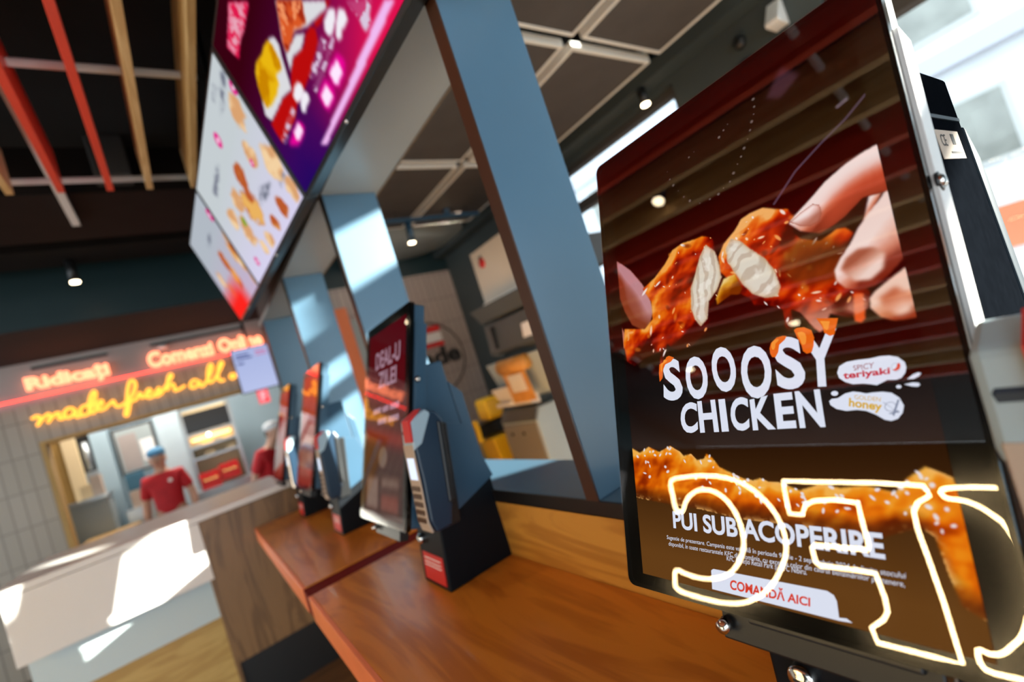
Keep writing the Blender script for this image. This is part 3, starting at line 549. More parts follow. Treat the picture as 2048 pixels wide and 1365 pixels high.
# window wall: low base, one pier, band over the glass, clerestory strip above
wr = struct(MB().box(XW, XW + 0.22, 1.60, 2.88, 0, 0.25)
            .box(XW, XW + 0.22, 2.88, 5.05, 0, 2.84)
            .box(XW, XW + 0.22, FRONT, 0.74, 0, 0.25)
            .box(XW, XW + 0.22, 0.74, 1.60, 0, CZ)
            .box(XW, XW + 0.22, 1.60, 10, 2.84, CZ)
            .box(XW, XW + 0.22, -1.84, -1.08, 0.25, CZ)
            .box(XW, XW + 0.22, FRONT, -1.84, 2.70, CZ)
            .box(XW, XW + 0.22, -1.08, 0.74, 2.70, 2.76)
            .box(XW, XW + 0.22, -1.08, 0.74, 3.40, CZ)
            .box(XW, XW + 0.22, 5.05, 10, 0, 2.84).build('wall_right', M_grayteal))
def window(name, y0, y1, z0, z1, bars_y, bars_z):
    f = MB()
    t = 0.05
    f.box(XW + 0.06, XW + 0.14, y0, y1, z0, z0 + t).box(XW + 0.06, XW + 0.14, y0, y1, z1 - t, z1)
    f.box(XW + 0.06, XW + 0.14, y0, y0 + t, z0 + t, z1 - t).box(XW + 0.06, XW + 0.14, y1 - t, y1, z0 + t, z1 - t)
    for b in bars_y:
        f.box(XW + 0.06, XW + 0.14, b - 0.025, b + 0.025, z0 + t, z1 - t)
    o = struct(f.build(name, M_gray))
    if bars_z:
        q = MB()
        for b in bars_z:
            q.box(XW + 0.05, XW + 0.15, y0 + t, y1 - t, b - 0.04, b + 0.04)
        q.build('transom', M_gray, o)
    p = MB().box(XW + 0.097, XW + 0.103, y0 + t, y1 - t, z0 + t, z1 - t).build('pane', M_pane, o)
    return o
window('window_1', 1.60, 2.88, 0.25, 2.84, (), (2.49,))
window('window_2', -1.08, 0.74, 0.25, 2.70, (), (2.47,))
window('window_3', -1.08, 0.74, 2.76, 3.40, (), ())
window('window_4', FRONT, -1.84, 0.25, 2.70, (-3.6,), (2.47,))
# beam and conduit running along the glass
b = MB().box(XW - 0.16, XW, 0.80, 5.05, 2.88, 2.97).box(XW - 0.10, XW, 0.80, 5.05, 2.97, 3.08).build('trim_1', M_grayteal)
struct(b)
struct(MB().box(XW - 0.22, XW - 0.16, 0.80, 5.05, 3.02, 3.05).build('trim_2', M_graylight))

# tiled wall behind the pick-up room
struct(MB().box(1.0, XW, 5.05, 5.25, 0, 2.73).build('wall_tiled', M_tile2))
struct(MB().box(1.0, XW, 5.05, 5.25, 2.73, CZ).build('wall_upper', M_teal))
struct(MB().box(1.0, 1.1, 5.25, BACK, 0, CZ).build('wall_side', M_gray))

# front of the kitchen
struct(MB().box(-6, -1.17, BACK, BACK + 0.15, 0, 2.46).box(-1.17, 1.6, BACK, BACK + 0.15, 2.08, 2.46).build('wall_back', M_tile))
struct(MB().box(-6, 1.6, BACK, BACK + 0.15, 2.46, 2.92).build('wall_header', M_pale))
struct(MB().box(-6, 1.0, 5.30, 5.36, 2.90, CZ).build('wall_bulkhead', M_teal))
struct(MB().box(-6, 1.0, 5.30, 6.5, 2.885, 2.90).build('ceiling_soffit', mat('soffit_gray', (0.035, 0.034, 0.033), 0.8, spec=0.1)))
struct(MB().box(-6, 3.0, 8.9, 9.0, 0, 3.3).build('wall_kitchen', M_paleblue))
struct(MB().box(-6, 3.0, BACK + 0.15, 9.0, 3.0, 3.1).build('ceiling_kitchen', M_pale))
tr = MB().box(-1.19, -1.15, BACK - 0.02, BACK + 0.17, 0, 2.08).box(-1.15, 1.6, BACK - 0.02, BACK + 0.17, 2.05, 2.08)
struct(tr.build('trim_3', M_tan))

# partition behind the kiosks: low wall, sill, posts, soffit
PX0, PX1 = 0.59, 0.805
wp = struct(MB().box(PX0, PX1, -2.3, 3.9, 0, 1.098).build('wall_partition', M_backwood))
MB().box(PX0 + 0.005, PX1, -2.3, 3.9, 1.098, 1.128).build('sill', M_steelblue, wp, 0.002)
MB().box(PX0, PX0 + 0.005, -2.3, 3.9, 1.096, 1.128).build('sill_edge', M_blackedge, wp)
for k in range(-2, 4):
    y = 0.72 + k
    p = MB().box(PX0 + 0.004, PX1, y, y + 0.035, 1.128, 2.25).build('post', M_steelblue, wp, 0.002)
    MB().box(PX0, PX0 + 0.004, y, y + 0.035, 1.128, 2.25).build('post_edge', M_brownedge if k < 1 else M_blackedge, p)
MB().box(PX0, PX1 + 0.015, -2.3, 3.9, 2.25, 2.275).build('soffit', M_soffit, wp)
MB().box(PX1 + 0.015, PX1 + 0.022, -2.3, 3.9, 2.247, 2.28).build('soffit_edge', M_plyedge, wp)
MB().box(PX0 + 0.02, PX1 - 0.02, -2.3, 3.9, 2.275, CZ).build('header', M_gray, wp)

# building across the street
bl = thing('street_building', 'pale many-windowed building across the street, seen through the glazing', 'building', (13, 0, 0))
MB().box(0, 4, -8.2, 16, -1, 14).build('facade', mat('white_render', (0.85, 0.87, 0.90), 0.8, noise=0.08, scale=1.0), bl)
ledge = mat('gray_ledge', (0.60, 0.60, 0.66), 0.8)
for z in (4.1, 6.4, 8.7):
    MB().box(-0.25, 0, -8.2, 16, z, z + 0.35).build('ledge', ledge, bl)
MB().box(-0.10, 0, -8.2, 16, 0.5, 1.3).build('shop_band', mat('orange_band', (0.75, 0.25, 0.12), 0.7), bl)
win_m = mat('window_dark', (0.40, 0.40, 0.36), 0.2, noise=0.3, scale=2)
frm_m = mat('window_surround', (0.62, 0.62, 0.60), 0.6)
for z in (2.2, 4.85, 7.1):
    for k in range(-4, 7):
        y = 1.2 + 2.2 * k
        f = MB().box(-0.05, 0.0, y - 0.08, y + 1.08, z - 0.08, z + 1.28).build('window', frm_m, bl)
        MB().box(-0.06, -0.05, y, y + 1.0, z, z + 1.2).build('pane', win_m, f)

# ------------------------------------------------------------------ counters under the kiosks
def counter(name, label, y0, y1):
    t = thing(name, label, 'counter', (0.159, y0, 0), 'wood topped kiosk counters')
    L = y1 - y0
    MB().box(0.012, 0.4305, 0, L, 0.872, 0.95).build('top', M_honeywood, t, 0.002)
    MB().box(0, 0.012, 0, L, 0.872, 0.95).build('front_band', M_glowband, t, 0.002)
    for yy in (0.25, L - 0.3):
        MB().prism([(0.43, 0.87), (0.10, 0.87), (0.43, 0.55)], 'y', yy, yy + 0.03).build('bracket', M_black, t)
    return t
counter('kiosk_counter', 'honey wood counter carrying the two nearest kiosks, in front of the first open bays', -1.2, 1.645)
tb = counter('kiosk_counter', 'honey coloured wood counter running up to the white service counter, beyond the dark red joint', 1.75, 3.335)
MB().box(0.003, 0.430, -0.104, -0.001, 0.872, 0.946).build('joint_strip', M_darkred, tb)

# ------------------------------------------------------------------ service counter across the end of the row
sc = thing('service_counter', 'long service counter with a white top, pale sunlit front and brown wood end', 'counter', (-0.09, 3.34, 0))
MB().box(-0.83, 0.50, 0, 1.05, 1.105, 1.14).build('counter_top', M_white, sc, 0.003)
MB().box(-0.80, 0, 0.0, 0.03, 0.776, 1.102).build('apron', M_white, sc, 0.002)
MB().box(-0.80, 0, 0.16, 0.19, 0.0, 0.776).build('lower_panel', M_maple, sc)
MB().box(-0.80, 0, 0.145, 0.16, 0.53, 0.776).build('kick_strip', mat('pale_blue_strip', (0.62, 0.74, 0.78), 0.5), sc)
MB().box(0.0, 0.679, 0.004, 0.04, 0.285, 1.102).build('end_panel', M_brownwood, sc, 0.002)
MB().box(0.0, 0.679, 0.03, 0.06, 0.0, 0.285).build('plinth', M_black, sc)
MB().box(-0.80, 0.679, 0.95, 1.0, 0.0, 1.10).build('rear_panel', M_brownwood, sc)
MB().box(-0.02, 0.0, 0.004, 0.95, 0.0, 1.102).build('divider', M_brownwood, sc)

# ------------------------------------------------------------------ ceiling slats and rails over the customer side
xs = [0.335, 0.135, -0.03, -0.22, -0.40, -0.58]
xs += [-0.58 - 0.18 * k for k in range(1, 14)]
words_ = ['first', 'second', 'third', 'fourth', 'fifth', 'sixth', 'seventh', 'eighth', 'ninth', 'tenth', 'eleventh', 'twelfth', 'thirteenth', 'fourteenth', 'fifteenth', 'sixteenth', 'seventeenth', 'eighteenth', 'nineteenth', 'twentieth']
for i, x in enumerate(xs):
    red = i % 4 in (2, 3)
    o = MB().box(-0.0145, 0.0145, -1.4, 2.93, 2.895, 3.115).build('ceiling_slat', M_redslat if red else M_woodslat, None, 0.002, (x, 0, 0))
    tag(o, '%s ceiling slat, %s from the hanging menu screens' % ('red lacquered' if red else 'pale oak', words_[i]), 'ceiling slat', 'red ceiling slats' if red else 'oak ceiling slats')
for i, (y, z, l) in enumerate(((2.16, 2.97, 'white tube crossing above the slats, mid length'), (3.0, 2.945, 'white tube crossing at the far slat ends'), (-0.9, 2.97, 'white tube crossing above the near slat ends'), (0.6, 2.97, 'white tube crossing above the slats over the kiosks'))):
    o = MB().cyl((-3, y, z + 0.05), (0.38, y, z + 0.05), 0.016, seg=12).build('support_tube', M_whitemetal)
    tag(o, l, 'rail', 'tubes carrying the slats')
o = MB().box(-0.285, -0.245, -1.0, 3.87, 3.13, 3.18).build('ceiling_rail', M_whitemetal)
tag(o, 'long pale rail running above the slats toward the kitchen', 'rail')
brown_duct = mat('brown_duct', (0.010, 0.007, 0.006), 0.7, spec=0.15, noise=0.3, scale=5)
for x0, x1, y0, y1, z0, l in ((-2.6, 0.5, 3.5, 4.2, 3.17, 'dark brown duct crossing below the ceiling past the slat ends'), (-2.6, 0.5, 4.55, 4.9, 3.25, 'dark duct nearest the teal bulkhead'), (-2.2, 0.45, 1.3, 1.75, 3.26, 'dark duct above the near part of the slats')):
    o = MB().box(x0, x1, y0, y1, z0, CZ).build('ceiling_duct', brown_duct)
    tag(o, l, 'duct', 'dark ducts')
for x, y, l in ((-0.02, 1.9, 'gray junction box above the red slats'), (0.0, 3.42, 'small brown junction box past the slat ends')):
    o = MB().box(x - 0.09, x + 0.09, y - 0.07, y + 0.07, 3.2, CZ).build('junction_box', M_gray, None, 0.01)
    tag(o, l, 'junction box')
def spot(x, y, z, drop, label, r=0.032):
    t = thing('spot_light', label, 'spot light', (x, y, z))
    MB().cyl((0, 0, 0), (0, 0, -drop), r, seg=20).build('housing', M_black, t)
    MB().cyl((0, 0, -drop - 0.002), (0, 0, -drop - 0.012), r * 0.92, seg=20).build('lens', M_warm, t)
    MB().cyl((0, 0, 0), (0, 0, CZ - z), 0.008, seg=8).build('stem', M_black, t)
    d = bpy.data.lights.new('spot_light', 'SPOT')
    d.energy = 13
    d.color = (1.0, 0.80, 0.58)
    d.spot_size = R(95)
    d.spot_blend = 0.8
    d.shadow_soft_size = 0.03
    lo = bpy.data.objects.new('lamp', d)
    COL.objects.link(lo)
    lo.parent = t
    lo.location = (0, 0, -drop - 0.03)
    return t
spot(-0.435, 4.8, 3.28, 0.20, 'black cylinder spot light hanging in front of the teal bulkhead')
spot(-0.49, 1.44, 3.12, 0.18, 'black spot light between the slats, mirrored high on the big screen')
spot(-1.93, 1.51, 3.12, 0.18, 'black spot light between the slats, mirrored above the screen headline')
spot(-2.3, 2.6, 3.12, 0.18, 'black spot light over the neon letters')

# ------------------------------------------------------------------ kiosks
TILT = R(19.43)
ST, CT = math.sin(TILT), math.cos(TILT)
E_screen = emis_attr('screen_light', 1.0)
E_white = emis('screen_white', (0.82, 0.86, 1.0), 1.0)
E_red = emis('screen_red', lin('e0402a'), 1.0)
E_maroon = emis('screen_maroon', lin('9a2038'), 1.0)
E_crim = emis('screen_crimson', lin('c8203c'), 1.0)
E_gold = emis('screen_gold', lin('e2b018'), 1.0)
E_grey = emis('screen_gray', lin('8890a8'), 1.0)
E_orange = emis('screen_orange', lin('f06a1c'), 1.0)
E_orange2 = emis('screen_light_orange', lin('ff9a3c'), 1.0)

def paint_chicken():
    D = DATA['RAS']
    p = Paint(480, 840)
    U, V = p.U, p.V
    # backdrop: near black up high, warm brown low down
    t = np.clip((V - 0.60) / 0.35, 0, 1)[..., None]
    p.a[:] = np.array(rgb('120806')) * (1 - t) + np.array(rgb('6a4420')) * t
    k = np.clip((V - 0.18) / 0.2, 0, 1) * np.clip((0.60 - V) / 0.2, 0, 1)
    p.fill((k * 0.5).astype(np.float32), rgb('3a0408'))
    n1, n2, n3, n4 = p.noise(14), p.noise(34), p.noise(9), p.noise(22)
    # thin glints and droplets
    p.line(DATA['STREAK'][0], 0.006, rgb('7a6a86'), 0.55)
    p.fill(p.mask(DATA['STREAK'][1], 4) * 0.35, rgb('9a6a86'))
    p.line(DATA['STREAK'][2], 0.010, rgb('b0a0b4'), 0.5)
    for i, (u, v) in enumerate(DATA['DOTS']):
        p.ell(u, v, 0.004 + 0.002 * (i % 3), 0.004 + 0.002 * (i % 3), rgb('a89a94'), 0.6, 0.6)
    # lumps of glaze: a bumpy height field lit from the upper left, as in the advert picture
    na, nb = p.noise(13), p.noise(36)
    hf = p.blur(na, 5) * 1.0 + p.blur(nb, 2) * 0.16
    gy, gx = np.gradient(hf)
    lump = np.clip(0.5 + (gx * 0.55 + gy * 0.85) * 26, 0, 1)
    sf = p.blur(nb, 1)
    sy, sx = np.gradient(hf * 0.6 + sf * 0.5)
    spec = np.clip((sx * 0.45 + sy * 0.9) * 34 - 1.15, 0, 1) * np.clip((na - 0.50) * 9, 0, 1)
    def ramp(t, cs):
        t = np.clip(t, 0, 1) * (len(cs) - 1)
        k_ = np.minimum(t.astype(int), len(cs) - 2)
        f = (t - k_)[..., None]
        c = np.array([rgb(c_) for c_ in cs], np.float32)
        return c[k_] * (1 - f) + c[k_ + 1] * f
    def over(m, col):
        p.a = p.a * (1 - m[..., None]) + col * m[..., None]
    def rim(mask, k):
        h = p.blur(mask, k)
        a, b = np.gradient(h)
        return (b * 0.5 + a * 0.86) * k * 2.2      # > 0 where the form faces up and left
    def sauce(key, cs, soft=1):
        mk = p.mask(D[key])
        m = p.mask(D[key], soft)
        r_ = rim(mk, 14)
        over(m, ramp(0.36 + (lump - 0.5) * 0.75 + r_ * 0.75 + (n3 - 0.5) * 0.6, cs))
        p.fill(m * spec, rgb('fff2e6'))
    def skin(key, cs, soft=1, k=20):
        mk = p.mask(D[key])
        m = p.mask(D[key], soft)
        r_ = rim(mk, k)
        fold = np.sin((U * 150 + V * 260) + n1 * 22)
        over(m, ramp(0.56 + r_ * 0.95 + fold * 0.022 + (n2 - 0.5) * 0.06, cs))
        return m
    G1 = ['3c0602', '7c1204', 'b42a06', 'd84a0c', 'ee7a1a', 'f8a84c']
    G2 = ['4a0803', '901804', 'c43008', 'e25414', 'f07c28', 'fab468']
    SK = ['7a2a1a', 'b4553c', 'd98468', 'ecae9a', 'f6cec2', 'fce6e0']
    # far hand
    m = p.mask(D['fingL'], 1)
    p.fill(m, rgb('8a3a24'))
    inn = p.blur(p.mask(D['fingL']), 12)
    sh_ = np.roll(inn, (14, -10), (0, 1))
    p.fill(m * np.clip((inn - sh_) * 2.2 + 0.25, 0, 1), rgb('c48a90'))
    p.fill(m * np.clip((V - 0.40) * 14, 0, 1) * 0.7, rgb('7a4a28'))
    p.fill(p.mask(D['fingL2'], 1), rgb('b87060'))
    # pieces
    sauce('chL', G1)
    sauce('chR', G2)
    rg = np.random.RandomState(5)
    for key, n_ in (('chL', 46), ('chR', 60)):
        mk = p.mask(D[key])
        ys, xs = np.where(mk > 0.5)
        for _ in range(n_):
            i_ = rg.randint(len(ys))
            u, v = xs[i_] / 479, ys[i_] / 839
            r0_ = 0.003 + 0.007 * rg.rand() ** 2
            p.ell(u, v, r0_ * (1 + 2 * rg.rand()), r0_ * 0.8, rgb(('fff4ee', 'ffd8b8', 'f8a860')[rg.randint(3)]), 0.9, 0.5, rg.rand() * 3)
        for _ in range(n_ // 3):
            i_ = rg.randint(len(ys))
            u, v = xs[i_] / 479, ys[i_] / 839
            p.ell(u, v, 0.012 + 0.012 * rg.rand(), 0.008 + 0.006 * rg.rand(), rgb(('5a0c03', 'f09030')[rg.randint(2)]), 0.55, 0.7, rg.rand() * 3)
    sauce('crust', ['7a3404', 'a85a08', 'd08a20', 'e8b048', 'f6d890'])
    m = p.mask(D['bridge'], 6)
    p.fill(m * 0.75, rgb('6a3614'))
    def meat(key, fx, fy):
        m = p.mask(D[key], 1)
        p.fill(m, rgb('e4dccc'))
        st = np.sin((U * fx + V * fy) + n1 * 9)
        p.fill(m * np.clip(st * 1.6, 0, 1) * 0.55, rgb('b49c88'))
        p.fill(m * np.clip((n2 - 0.58) * 8, 0, 1) * 0.5, rgb('fdf8ee'))
        e = np.clip(p.mask(D[key]) - p.blur(p.mask(D[key]), 5), 0, 1)
        p.fill(e * 0.9, rgb('c8a070'))
    meat('meatL', 190, 26)
    meat('meatR', 80, 170)
    # near hand
    skin('small', SK, 1, 8)
    m = skin('thumb', SK)
    p.fill(m * np.clip((0.47 - V) * 10, 0, 1) * 0.45, rgb('f6d0c4'))
    p.fill(p.mask(D['nailT'], 3), rgb('d4937c'))
    nl = p.mask(D['nailT'])
    over(p.mask(D['nailT'], 2), ramp(0.5 + rim(nl, 10) * -0.8, ['a85c44', 'c98870', 'e8b8a4', 'f8dcd0']))
    skin('third', ['9a3c22', 'c46844', 'e2926e', 'f0b092', 'f8d0bc'])
    nl = p.mask(D['nailF'])
    over(p.mask(D['nailF'], 3), ramp(0.5 + rim(nl, 10) * -0.7, ['c86848', 'e08c6c', 'ee a88c'.replace(' ', ''), 'f8ccb8']))
    skin('index', SK)
    p.fill(p.mask(D['indshade'], 9) * p.mask(D['index'], 1) * 0.75, rgb('cc5034'))
    nl = p.mask(D['nailI'])
    over(p.mask(D['nailI'], 2), ramp(0.55 + rim(nl, 8) * 0.9, ['b8705e', 'd49a8c', 'ecc4bc', 'fbe8e4']))
    e = np.clip(nl - p.blur(nl, 2), 0, 1)
    p.fill(np.clip(e * 1.2, 0, 1) * np.clip((p.U - 0.70) * 30, 0, 1), rgb('9a4836'))
    p.fill(p.mask(D['dripR'], 1), rgb('ee5a24'))
    # glossy ribbons under the thumb
    sa = p.mask(D['chR'], 1)
    p.fill(sa * np.clip((V - 0.47) * 20, 0, 1) * np.clip((n3 - 0.52) * 9, 0, 1) * 0.8, rgb('f4a890'))
    # saucy chicken along the foot of the picture
    low0 = p.mask(D['low'])
    m = p.mask(D['low'], 1) * np.clip(0.25 + 1.1 * p.blur(np.roll(low0, -22, 0), 14), 0, 1)
    over(m, ramp(0.50 + (lump - 0.5) * 0.75 + rim(low0, 12) * 0.6 + (n3 - 0.5) * 0.6, ['7a2004', 'a83a06', 'd4580a', 'ee7612', 'f8921e', 'ffb850']))
    p.fill(m * spec, rgb('fff0e0'))
    low = p.mask(D['low'])
    e = np.clip(low - p.blur(low, 5), 0, 1)
    p.fill(np.clip(e * 1.6, 0, 1) * np.clip((n2 - 0.42) * 8, 0, 1), rgb('ffc070'))
    p.rng = np.random.RandomState(11)
    for _ in range(90):
        u = p.rng.rand()
        col = np.where(low[:, int(u * 479)] > 0.5)[0]
        if len(col) == 0:
            continue
        v = (col[0] + p.rng.rand() ** 1.6 * 0.6 * (col[-1] - col[0])) / 839
        p.ell(u, v, 0.005 + 0.006 * p.rng.rand(), 0.003 + 0.004 * p.rng.rand(), rgb('f4ecf4'), 0.95, 0.4, p.rng.rand() * 3)
    return p

def paint_deal():
    p = Paint(60, 100)
    t = np.clip((p.V - 0.30) / 0.5, 0, 1)[..., None]
    p.a[:] = np.array(rgb('5a0816')) * (1 - t) + np.array(rgb('3a1410')) * t
    p.poly([(0.0, 0.52), (1, 0.60), (1, 0.66), (0, 0.60)], rgb('8a2018'), 2)
    p.poly([(0.08, 0.80), (0.40, 0.80), (0.40, 0.96), (0.08, 0.96)], rgb('806458'), 1)
    p.poly([(0.48, 0.80), (0.90, 0.80), (0.90, 0.85), (0.48, 0.85)], rgb('705448'), 1)
    p.poly([(0.48, 0.88), (0.90, 0.88), (0.90, 0.96), (0.48, 0.96)], rgb('78382c'), 1)
    p.ell(0.5, 0.70, 0.13, 0.10, rgb('84705e'), 0.8, 0.2)
    return p

def paint_red():
    p = Paint(30, 50)
    t = np.clip((p.V - 0.15) / 0.7, 0, 1)[..., None]
    p.a[:] = np.array(rgb('d8281c')) * (1 - t) + np.array(rgb('8a3a2c')) * t
    p.poly([(0.1, 0.62), (0.9, 0.62), (0.9, 0.92), (0.1, 0.92)], rgb('a06858'), 1)
    return p

def kiosk(label, xb, near, zb, W, L, painter, kind, pil=(0.0, 0.16), pil_x=0.40, box_top=1.50, box_x=0.60, text=None, sunstrip=False):
    """xb, zb: lower front edge of the head; near: its edge nearest the window corner (smallest y)."""
    t = thing('order_kiosk', label, 'kiosk', (xb, near, 0.95), 'self order kiosks on the wood counters')
    z0 = zb - 0.95
    # point on the tilted head: a along the width from the far edge, s up the slope, d out of the front
    def H(a, s, d):
        return (s * ST - d * CT, W - a, z0 + s * CT + d * ST)
    def slab(a0, a1, s0, s1, d0, d1, r=0.0):
        mb = MB()
        if r <= 0:
            out = [(a0, s0), (a1, s0), (a1, s1), (a0, s1)]
        else:
            out = []
            for cx, cy, st in ((a1 - r, s0 + r, -90), (a1 - r, s1 - r, 0), (a0 + r, s1 - r, 90), (a0 + r, s0 + r, 180)):
                for k in range(5):
                    an = R(st + 22.5 * k)
                    out.append((cx + r * math.cos(an), cy + r * math.sin(an)))
        n = len(out)
        vs = [H(a, s, d0) for a, s in out] + [H(a, s, d1) for a, s in out]
        mb.add(vs, [tuple(range(n)), tuple(range(2 * n - 1, n - 1, -1))] + [(i, n + i, n + (i + 1) % n, (i + 1) % n) for i in range(n)])
        return mb
    b = 0.026
    slab(0, W, 0, L, -0.012, 0.0, 0.010).build('bezel', M_bezel, t)
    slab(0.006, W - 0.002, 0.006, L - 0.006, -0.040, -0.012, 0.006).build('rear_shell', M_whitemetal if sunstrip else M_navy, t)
    sw, sb = W - 2 * b, L - 0.046
    def scr(u, v, d=0.0008):
        return H(b + u * sw, 0.017 + (1 - v) * sb, d)
    dis = painter.mesh('display', lambda u, v: scr(u, v), E_screen, t)
    if text:
        text(dis, scr)
    slab(0.003, W - 0.003, 0.003, L - 0.003, 0.0040, 0.0050, 0.009).build('cover_glass', M_glass, t)
    # side rail with its screw, sitting on the edge of the shell
    side = slab(W - 0.002, W + 0.003, 0.10 * L, L * 0.90, -0.046, -0.016)
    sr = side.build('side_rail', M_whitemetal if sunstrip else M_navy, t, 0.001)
    c = Vector(H(W + 0.003, L * 0.64, -0.022))
    MB().lathe([(0.0, -0.0045), (0.004, -0.004), (0.006, -0.002), (0.0062, 0.001)], c, 16, 'y').build('screw', M_chrome, sr)
    MB().lathe([(0.0085, -0.0005), (0.0085, 0.0015)], c, 16, 'y').build('screw_seat', M_black, sr)
    # housing behind the head
    ztop = box_top - 0.95
    hx = box_x - xb
    fr = lambda z: (z - z0) * math.tan(TILT) + 0.048
    bx = MB().prism([(fr(0.30), 0.30), (hx - 0.03, 0.26), (hx - 0.03, ztop), (fr(ztop), ztop)], 'y', 0.012, 0.15)
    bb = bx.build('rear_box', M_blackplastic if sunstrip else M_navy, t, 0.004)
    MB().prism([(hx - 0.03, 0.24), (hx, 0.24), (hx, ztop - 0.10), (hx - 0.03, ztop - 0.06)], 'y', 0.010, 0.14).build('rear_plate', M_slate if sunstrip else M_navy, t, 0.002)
    if sunstrip:
        y = 0.0118
        lx, lz = 0.272, 0.555
        MB().box(lx, lx + 0.10, y - 0.0006, y, lz, lz + 0.032).build('rating_label', M_label, bb)
        ink = MB()
        place = lambda a, c_: (a, y - 0.0010, c_)
        quad_text(ink, 'CE', [(lx + 0.012, lz + 0.027), (lx + 0.034, lz + 0.027), (lx + 0.034, lz + 0.014), (lx + 0.012, lz + 0.014)], place)
        ink.box(lx + 0.058, lx + 0.072, y - 0.001, y - 0.0006, lz + 0.016, lz + 0.028)
        ink.box(lx + 0.040, lx + 0.092, y - 0.001, y - 0.0006, lz + 0.006, lz + 0.008)
        ink.build('print', M_ink, bb)
        MB().box(0.26, 0.40, y - 0.0015, y, 0.600, 0.604).build('molding', M_slate, bb)
    # pillar standing on the counter
    px = pil_x - xb
    y0, y1 = pil
    pr = [(px, 0.0), (px + 0.19, 0.0), (px + 0.20, 0.22), (px + 0.165, 0.37), (px + 0.125, 0.385), (px + 0.022, 0.165)]
    pi = MB().prism(pr, 'y', y0, y1).build('pillar', M_darknavy, t, 0.004)
    MB().prism([(px + 0.026, 0.155), (px + 0.205, 0.215), (px + 0.17, 0.372), (px + 0.115, 0.392)], 'y', y0 - 0.004, y0 - 0.0005).build('terminal_plate', M_navy, pi, 0.001)
    MB().prism([(px + 0.030, 0.150), (px + 0.075, 0.150), (px + 0.118, 0.392), (px + 0.085, 0.400)], 'y', y0 - 0.014, y0 - 0.004).build('terminal_cradle', M_black, pi, 0.003)
    st = MB().prism([(px + 0.0015, 0.012), (px + 0.0115, 0.080), (px + 0.0095, 0.0804), (px - 0.0008, 0.0122)], 'y', y0 + 0.015, y1 - 0.02).build('sticker', M_red, pi)
    ink = MB()
    for k, (a, c_) in enumerate(((0.03, 0.066), (0.03, 0.056), (0.03, 0.048))):
        ink.prism([(px - 0.001 + c_ * 0.147, c_), (px + c_ * 0.147, c_ + 0.004), (px + 0.0008 + c_ * 0.147 - 0.002, c_ + 0.0042), (px - 0.003 + c_ * 0.147, c_ + 0.0002)], 'y', y0 + a, y1 - 0.03)
    ink.build('sticker_print', M_white, st)
    ly = y1 - 0.035
    lk = MB().lathe([(0.0, -0.013), (0.011, -0.013), (0.013, -0.010), (0.013, 0.012)], (px + 0.016, ly, 0.115), 24, 'x').build('lock', M_chrome, pi)
    MB().box(px + 0.002, px + 0.0035, ly - 0.006, ly + 0.006, 0.114, 0.116).build('key_slot', M_ink, lk)
    MB().prism([(px + 0.004, 0.165), (px - 0.012, 0.175), (px + 0.03, 0.26), (px + 0.05, 0.25)], 'y', y0 + 0.01, y1 - 0.01).build('neck', M_black, pi, 0.002)
    slab(W * 0.34, W * 0.84, -0.028, 0.0, -0.03, -0.006).build('scanner_hood', M_black, t, 0.002)
    MB().lathe([(0.0, -0.008), (0.0065, -0.008), (0.007, 0.004)], H(W * 0.36, -0.012, 0.0), 16, 'x').build('scanner_button', M_chrome, t)
    return t

def terminal(label, x, y, z, lit=True):
    t = thing('card_terminal', label, 'card terminal', (x, y, z), 'card terminals on the kiosks')
    wd = 0.072
    def P(mb, poly, y0, y1):
        return mb.prism(poly, 'y', y0, y1)
    back = [(0.050, 0.0), (0.066, 0.04), (0.108, 0.235), (0.096, 0.262), (0.074, 0.272)]
    front = [(0.034, 0.262), (0.022, 0.235), (0.014, 0.12), (0.003, 0.03), (0.010, 0.0)]
    P(MB(), back + front, 0.004, wd - 0.004).build('shell', M_deepnavy, t, 0.006)
    P(MB(), [(0.058, 0.05), (0.076, 0.05), (0.104, 0.23), (0.090, 0.24)], 0.0, wd).build('grip', M_black, t, 0.004)
    P(MB(), [(0.014, 0.19), (0.028, 0.262), (0.070, 0.275), (0.082, 0.262), (0.040, 0.20)], 0.002, wd - 0.002).build('printer_cover', M_paleblue, t, 0.006)
    P(MB(), [(0.0185, 0.212), (0.025, 0.255), (0.055, 0.276), (0.060, 0.2785), (0.022, 0.262), (0.0145, 0.212)], -0.0005, 0.044).build('receipt_roll', M_red, t, 0.002)
    kp = P(MB(), [(0.004, 0.004), (0.0005, 0.03), (0.0105, 0.12), (0.0185, 0.205), (0.016, 0.205), (0.0075, 0.12), (-0.003, 0.03), (0.000, 0.004)], 0.006, wd - 0.006).build('face_plate', M_label, t, 0.001)
    P(MB(), [(0.0085, 0.125), (0.0140, 0.175), (0.0128, 0.175), (0.0072, 0.125)], 0.014, wd - 0.014).build('readout', emis('readout_light', (0.75, 0.84, 1.0), 1.2) if lit else M_black, kp)
    kb = MB()
    for r_ in range(5):
        zc = 0.028 + 0.018 * r_
        xx = -0.003 + (zc - 0.03) * 0.116
        for c in range(3):
            kb.box(xx - 0.003, xx + 0.002, 0.013 + c * 0.016, 0.025 + c * 0.016, zc, zc + 0.010)
    kb.build('keys', mat('brown_keys', (0.10, 0.045, 0.02), 0.5), kp)
    return t

